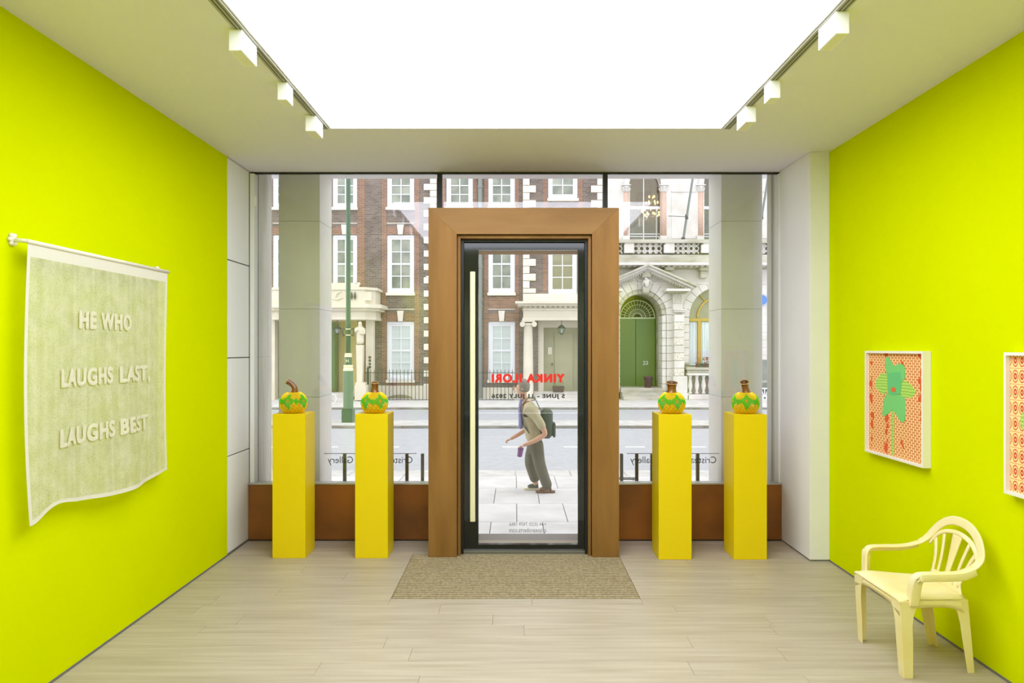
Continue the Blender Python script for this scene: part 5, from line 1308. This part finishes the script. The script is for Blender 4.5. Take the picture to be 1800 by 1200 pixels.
M['petal_lime'] = dash_mat('lime printed petal', (186,222,104), (140,190,80), 'h', 16); M['orange_dot'] = mat('orange felt dot', (214,112,56), .8)
XF = 2.532
def picture(y0, y1, z0, z1, lab, pm, shapes):
    t = thing('framed_picture', lab, 'picture', (XR, (y0+y1)/2, z0), 'framed flower pictures on the right wall')
    fw = .016; m = MB()
    m.box(XF, XR-.001, y0, y0+fw, z0, z1); m.box(XF, XR-.001, y1-fw, y1, z0, z1); m.box(XF, XR-.001, y0+fw, y1-fw, z0, z0+fw); m.box(XF, XR-.001, y0+fw, y1-fw, z1-fw, z1)
    m.build('frame', M['frame_white'], t)
    m = MB(); m.box(XF+.022, XF+.028, y0+fw, y1-fw, z0+fw, z1-fw); m.build('printed_cloth', pm, t)
    for nm, mm, pts, lv in shapes:
        P = [(y1-fw-(y1-y0-2*fw)*u, z1-fw-(z1-z0-2*fw)*v) for u, v in pts]; n_ = len(P)
        q = MB(); xf = XF+.022-.0012*lv; vs_ = [(xf, a, b) for a, b in P]+[(XF+.0225, a, b) for a, b in P]
        fs = [list(range(n_)), list(range(2*n_-1, n_-1, -1))]+[[(i+1) % n_, i, i+n_, (i+1) % n_+n_] for i in range(n_)]
        q.add(vs_, fs); recalc(q.build(nm, mm, t))
def uv(pts):
    return [((x-75)/480, (y-100)/(850+130*(x-75)/480)) for x, y in pts]
circ = lambda cx, cy, r: [(cx+r*math.cos(2*PI*i/18), cy+r*1.02*math.sin(2*PI*i/18)) for i in range(18)]
sh = [('stem', M['petal_lime'], uv([(287,600),(308,600),(308,1003),(287,997)]), 1),
      ('petal', M['petal_lime'], uv([(252,280),(215,276),(188,288),(158,325),(138,352),(140,385),(152,412),(180,440),(212,474),(255,430)]), 1),
      ('petal', M['petal_lime'], uv([(370,345),(395,340),(420,346),(455,385),(490,430),(478,460),(455,492),(400,490),(352,488),(360,440)]), 1),
      ('petal', M['petal'], uv([(262,430),(228,490),(212,560),(205,640),(212,658),(230,658),(262,630),(297,600),(318,520),(312,455)]), 2),
      ('petal', M['petal'], uv([(300,465),(297,540),(299,600),(325,632),(350,680),(378,712),(400,698),(406,640),(408,540),(395,490),(365,465)]), 2.6),
      ('petal', M['petal'], uv([(250,122),(238,150),(233,210),(243,260),(252,310),(256,440),(310,460),(366,450),(378,345),(400,328),(405,262),(396,212),(372,190),(345,194),(318,214),(300,200),(278,160)]), 3),
      ('petal', M['petal_mid'], uv([(256,275),(300,270),(368,262),(372,350),(366,455),(310,470),(258,452)]), 4),
      ('flower_centre', M['orange_dot'], uv(circ(309,421,22)), 6)]
picture(4.243, 4.948, 1.005, 1.732, 'white framed picture of a green windmill flower on orange print, above the chair', M['print_brick'], sh)
def ell(cx, cy, rx, ry, n=26): return [(cx+rx*math.cos(2*PI*i/n), cy+ry*math.sin(2*PI*i/n)) for i in range(n)]
sh2 = [('stem', M['petal_lime'], [(.48,.6),(.53,.6),(.53,.99),(.48,.99)], 1), ('petal', M['petal_lime'], ell(.30,.47,.19,.125), 2), ('petal', M['petal_lime'], ell(.72,.47,.19,.125), 2),
       ('petal', M['petal'], ell(.5,.25,.13,.18), 3), ('petal', M['petal'], ell(.5,.66,.13,.18), 3), ('flower_centre', M['orange_dot'], ell(.5,.46,.05,.05), 5)]
picture(2.836, 3.541, 1.0, 1.729, 'white framed picture on orange ring print, cut off at the right edge', M['print_ring'], sh2)

# ------------------------------------------------------------------ plastic armchair
ch = thing('plastic_armchair', 'pale yellow moulded plastic garden armchair by the right lime wall', 'chair', (2.262, 3.857, 0))
def L_(name, m): 
    o = m.build(name, M['chair'], ch, local=True)
    return recalc(o)
def soft(o, lv=2):
    s_ = o.modifiers.new('Subdivision', 'SUBSURF'); s_.levels = lv; s_.render_levels = lv
    for p in o.data.polygons: p.use_smooth = True
    return o
# seat: dished sheet with a turned-down skirt
m = MB(); m.smooth = True
NU, NV = 14, 14
def seat_pt(u, v):
    x = -.230+.39*u; hw = .247-.055*u
    y = (v*2-1)*hw
    z = .434-.02*u-.014*(1-(2*v-1)**2)*math.sin(PI*min(1,u*1.1))
    fr = max(0, 1-u/.22); z -= .024*fr**2.2
    e = max(0, (abs(2*v-1)-.88)/.12); z -= .012*e*e
    return (x, y, z)
for j in range(NV+1):
    for i in range(NU+1): m.v.append(seat_pt(i/NU, j/NV))
for j in range(NV):
    for i in range(NU):
        if True:
            m.f.append([j*(NU+1)+i, j*(NU+1)+i+1, (j+1)*(NU+1)+i+1, (j+1)*(NU+1)+i]); m.m.append(0); m.sm.append(True)
seat = m.build('seat', M['chair'], ch, local=True)
so = seat.modifiers.new('Solidify', 'SOLIDIFY'); so.thickness = .006; so.offset = 0
# skirt: shallow aprons hanging from the seat edge, inside the leg flanges
def skirt(pts_top, pts_bot, thk, name='apron'):
    m = MB(); m.smooth = True; n_ = len(pts_top)
    for a, b in zip(pts_top, pts_bot): m.v += [a, b]
    for i in range(n_-1): m.f.append([2*i, 2*i+1, 2*i+3, 2*i+2]); m.m.append(0); m.sm.append(True)
    o = m.build(name, M['chair'], ch, local=True); s_ = o.modifiers.new('Solidify', 'SOLIDIFY'); s_.thickness = thk; s_.offset = 0; return o
N_ = 20
def drop(t): return .034+.045*(abs(2*t-1))**3
skirt([(-.2215, -.237+.474*i/N_, .408) for i in range(N_+1)], [(-.2225, -.237+.474*i/N_, .408-drop(i/N_)) for i in range(N_+1)], .005)
for s in (-1, 1):
    skirt([(-.220+.378*i/N_, s*(.2405-.052*i/N_), .415-.018*i/N_) for i in range(N_+1)], [(-.219+.380*i/N_, s*(.2410-.052*i/N_), .410-.014*i/N_-drop(i/N_)) for i in range(N_+1)], .005)
skirt([(.160, -.184+.368*i/N_, .402) for i in range(N_+1)], [(.162, -.184+.368*i/N_, .40-drop(i/N_)) for i in range(N_+1)], .005)
# legs: L-section channels that flare into the apron at the top and taper to the foot
def leg(xt, yt, xb, yb, wt, wb, sx_, sy_, ztop):
    m = MB(); T = .006; vs_ = []
    secs = [(ztop, wt*1.55), (ztop-.035, wt*1.22), (ztop-.075, wt*1.0), (ztop-.13, wt*.86), (.18, wt*.45+wb*.55), (0, wb)]
    for z, w_ in secs:
        f = 1-z/ztop; x = xt+(xb-xt)*f; y_ = yt+(yb-yt)*f
        vs_ += [(x, y_, z), (x-sx_*w_, y_, z), (x-sx_*w_, y_-sy_*T, z), (x-sx_*T, y_-sy_*T, z), (x-sx_*T, y_-sy_*w_, z), (x, y_-sy_*w_, z)]
    fs = []; nS = len(secs)
    for r in range(nS-1):
        for k in range(6): j = (k+1) % 6; fs.append((r*6+k, r*6+j, r*6+6+j, r*6+6+k))
    fs.append((0,1,2,3,4,5)); q = (nS-1)*6; fs.append((q+5,q+4,q+3,q+2,q+1,q)); m.add(vs_, fs)
    o = recalc(m.build('leg', M['chair'], ch, local=True)); bv = o.modifiers.new('Bevel', 'BEVEL'); bv.width = .0028; bv.segments = 2; bv.limit_method = 'ANGLE'; return o
leg(-.228, -.245, -.205, -.243, .072, .05, -1, -1, .412)
leg(-.228, .245, -.205, .243, .072, .05, -1, 1, .412)
leg(.166, -.196, .212, -.182, .062, .038, 1, -1, .402)
leg(.166, .196, .212, .178, .062, .038, 1, 1, .402)
# back hoop and arms in one sweep, split into two armrests and the hoop
def cat(P, n_=5):
    P = [Vector(p) for p in P]; out = []
    for i in range(len(P)-1):
        for s in range(n_):
            t = s/n_; p0, p1, p2, p3 = P[max(i-1,0)], P[i], P[i+1], P[min(i+2,len(P)-1)]
            out.append(.5*((2*p1)+(p2-p0)*t+(2*p0-5*p1+4*p2-p3)*t*t+(3*p1-p0-3*p2+p3)*t**3))
    out.append(P[-1]); return out
def smooth_all(o):
    for p in o.data.polygons: p.use_smooth = True
    md = o.modifiers.new('Bevel', 'BEVEL'); md.width = .003; md.segments = 2; md.limit_method = 'ANGLE'
    return o
for s in (-1, 1):
    P = cat([(-.172,s*.229,.385),(-.168,s*.236,.46),(-.160,s*.244,.522),(-.138,s*.250,.552),(-.10,s*.253,.560),(0,s*.254,.561),(.09,s*.252,.566),(.165,s*.243,.588)])
    n_ = len(P); wid = []
    side = [Vector((0,1,0))]*n_
    for i in range(n_): wid.append(.048 if i > 14 else .045+.035*(1-i/14))
    # the front post is broad in x and thin in y; the arm itself is a downturned channel
    m = MB(); m.smooth = True; m.strap(P, .05, .012, side); 
    o = recalc(m.build('armrest', M['chair'], ch, local=True)); smooth_all(o)
    m = MB(); m.smooth = True
    Q = [p+Vector((.0 if p.z > .55 else .018, s*.022, -.017 if p.z > .54 else -.0)) for p in P]
    m.strap(Q, [.036 if p.z > .54 else .05 for p in P], .007, [Vector((0,0,1)) if p.z > .545 else Vector((1,0,.3)) for p in P])
    recalc(m.build('arm_flange', M['chair'], ch, local=True))
hoop = cat([(.165,-.243,.588),(.205,-.232,.622),(.228,-.205,.668),(.243,-.155,.720),(.252,-.085,.756),(.255,0,.768),(.252,.085,.756),(.243,.155,.720),(.228,.205,.668),(.205,.232,.622),(.165,.243,.588)])
ctr = Vector((.2,0,.60)); nb = Vector((.96,0,-.26))
m = MB(); m.smooth = True
m.strap(hoop, .052, .014, [((p-ctr)-nb*(p-ctr).dot(nb)).normalized() if .2 < i/(len(hoop)-1) < .8 else (((p-ctr)-nb*(p-ctr).dot(nb)).normalized()*min(1, min(i, len(hoop)-1-i)/10.2)+Vector((0,1 if p.y > 0 else -1,0))*(1-min(1, min(i, len(hoop)-1-i)/10.2))).normalized() for i, p in enumerate(hoop)])
o = recalc(m.build('back_hoop', M['chair'], ch, local=True)); smooth_all(o)
# back panel leans: x as a function of height
def bxz(z): return .152+.10*((z-.42)/.33)**.85 if z > .42 else .152
inner = cat([(bxz(.585),-.214,.592),(bxz(.64),-.175,.645),(bxz(.68),-.11,.688),(bxz(.70),0,.706),(bxz(.68),.11,.688),(bxz(.64),.175,.645),(bxz(.585),.214,.592)])
m = MB(); m.smooth = True; m.strap(inner, .026, .012, [Vector((.2,p.y*1.6,.25)) if abs(p.y) > .03 else Vector((.25,0,1)) for p in inner]); recalc(m.build('back_arch', M['chair'], ch, local=True))
for yb_, yt_, wb_, wt_ in ((-.118,-.178,.022,.024),(-.074,-.112,.018,.022),(0,0,.034,.088),(.074,.112,.018,.022),(.118,.178,.022,.024)):
    zt_ = .704-.1*abs(yt_/.178)**2*.62
    n_ = 10; pts = []; wd_ = []
    for i in range(n_+1):
        f = i/n_; z = .44+(zt_-.44)*f; y_ = yb_+(yt_-yb_)*(.25*f+.75*f**2.2); pts.append((bxz(z), y_, z)); wd_.append(wb_+(wt_-wb_)*f**1.6)
    m = MB(); m.smooth = True; m.strap(pts, wd_, .009, Vector((0,1,0))); recalc(m.build('slat', M['chair'], ch, local=True))
for s in (-1, 1):   # solid lower back splat tying slats to the seat
    pass
m = MB(); m.smooth = True
pts = [(.150,0,.392),(.152,0,.42),(bxz(.45),0,.45),(bxz(.47),0,.47)]
m.strap(pts, [.36,.33,.27,.255], .008, Vector((0,1,0))); recalc(m.build('lower_back', M['chair'], ch, local=True))
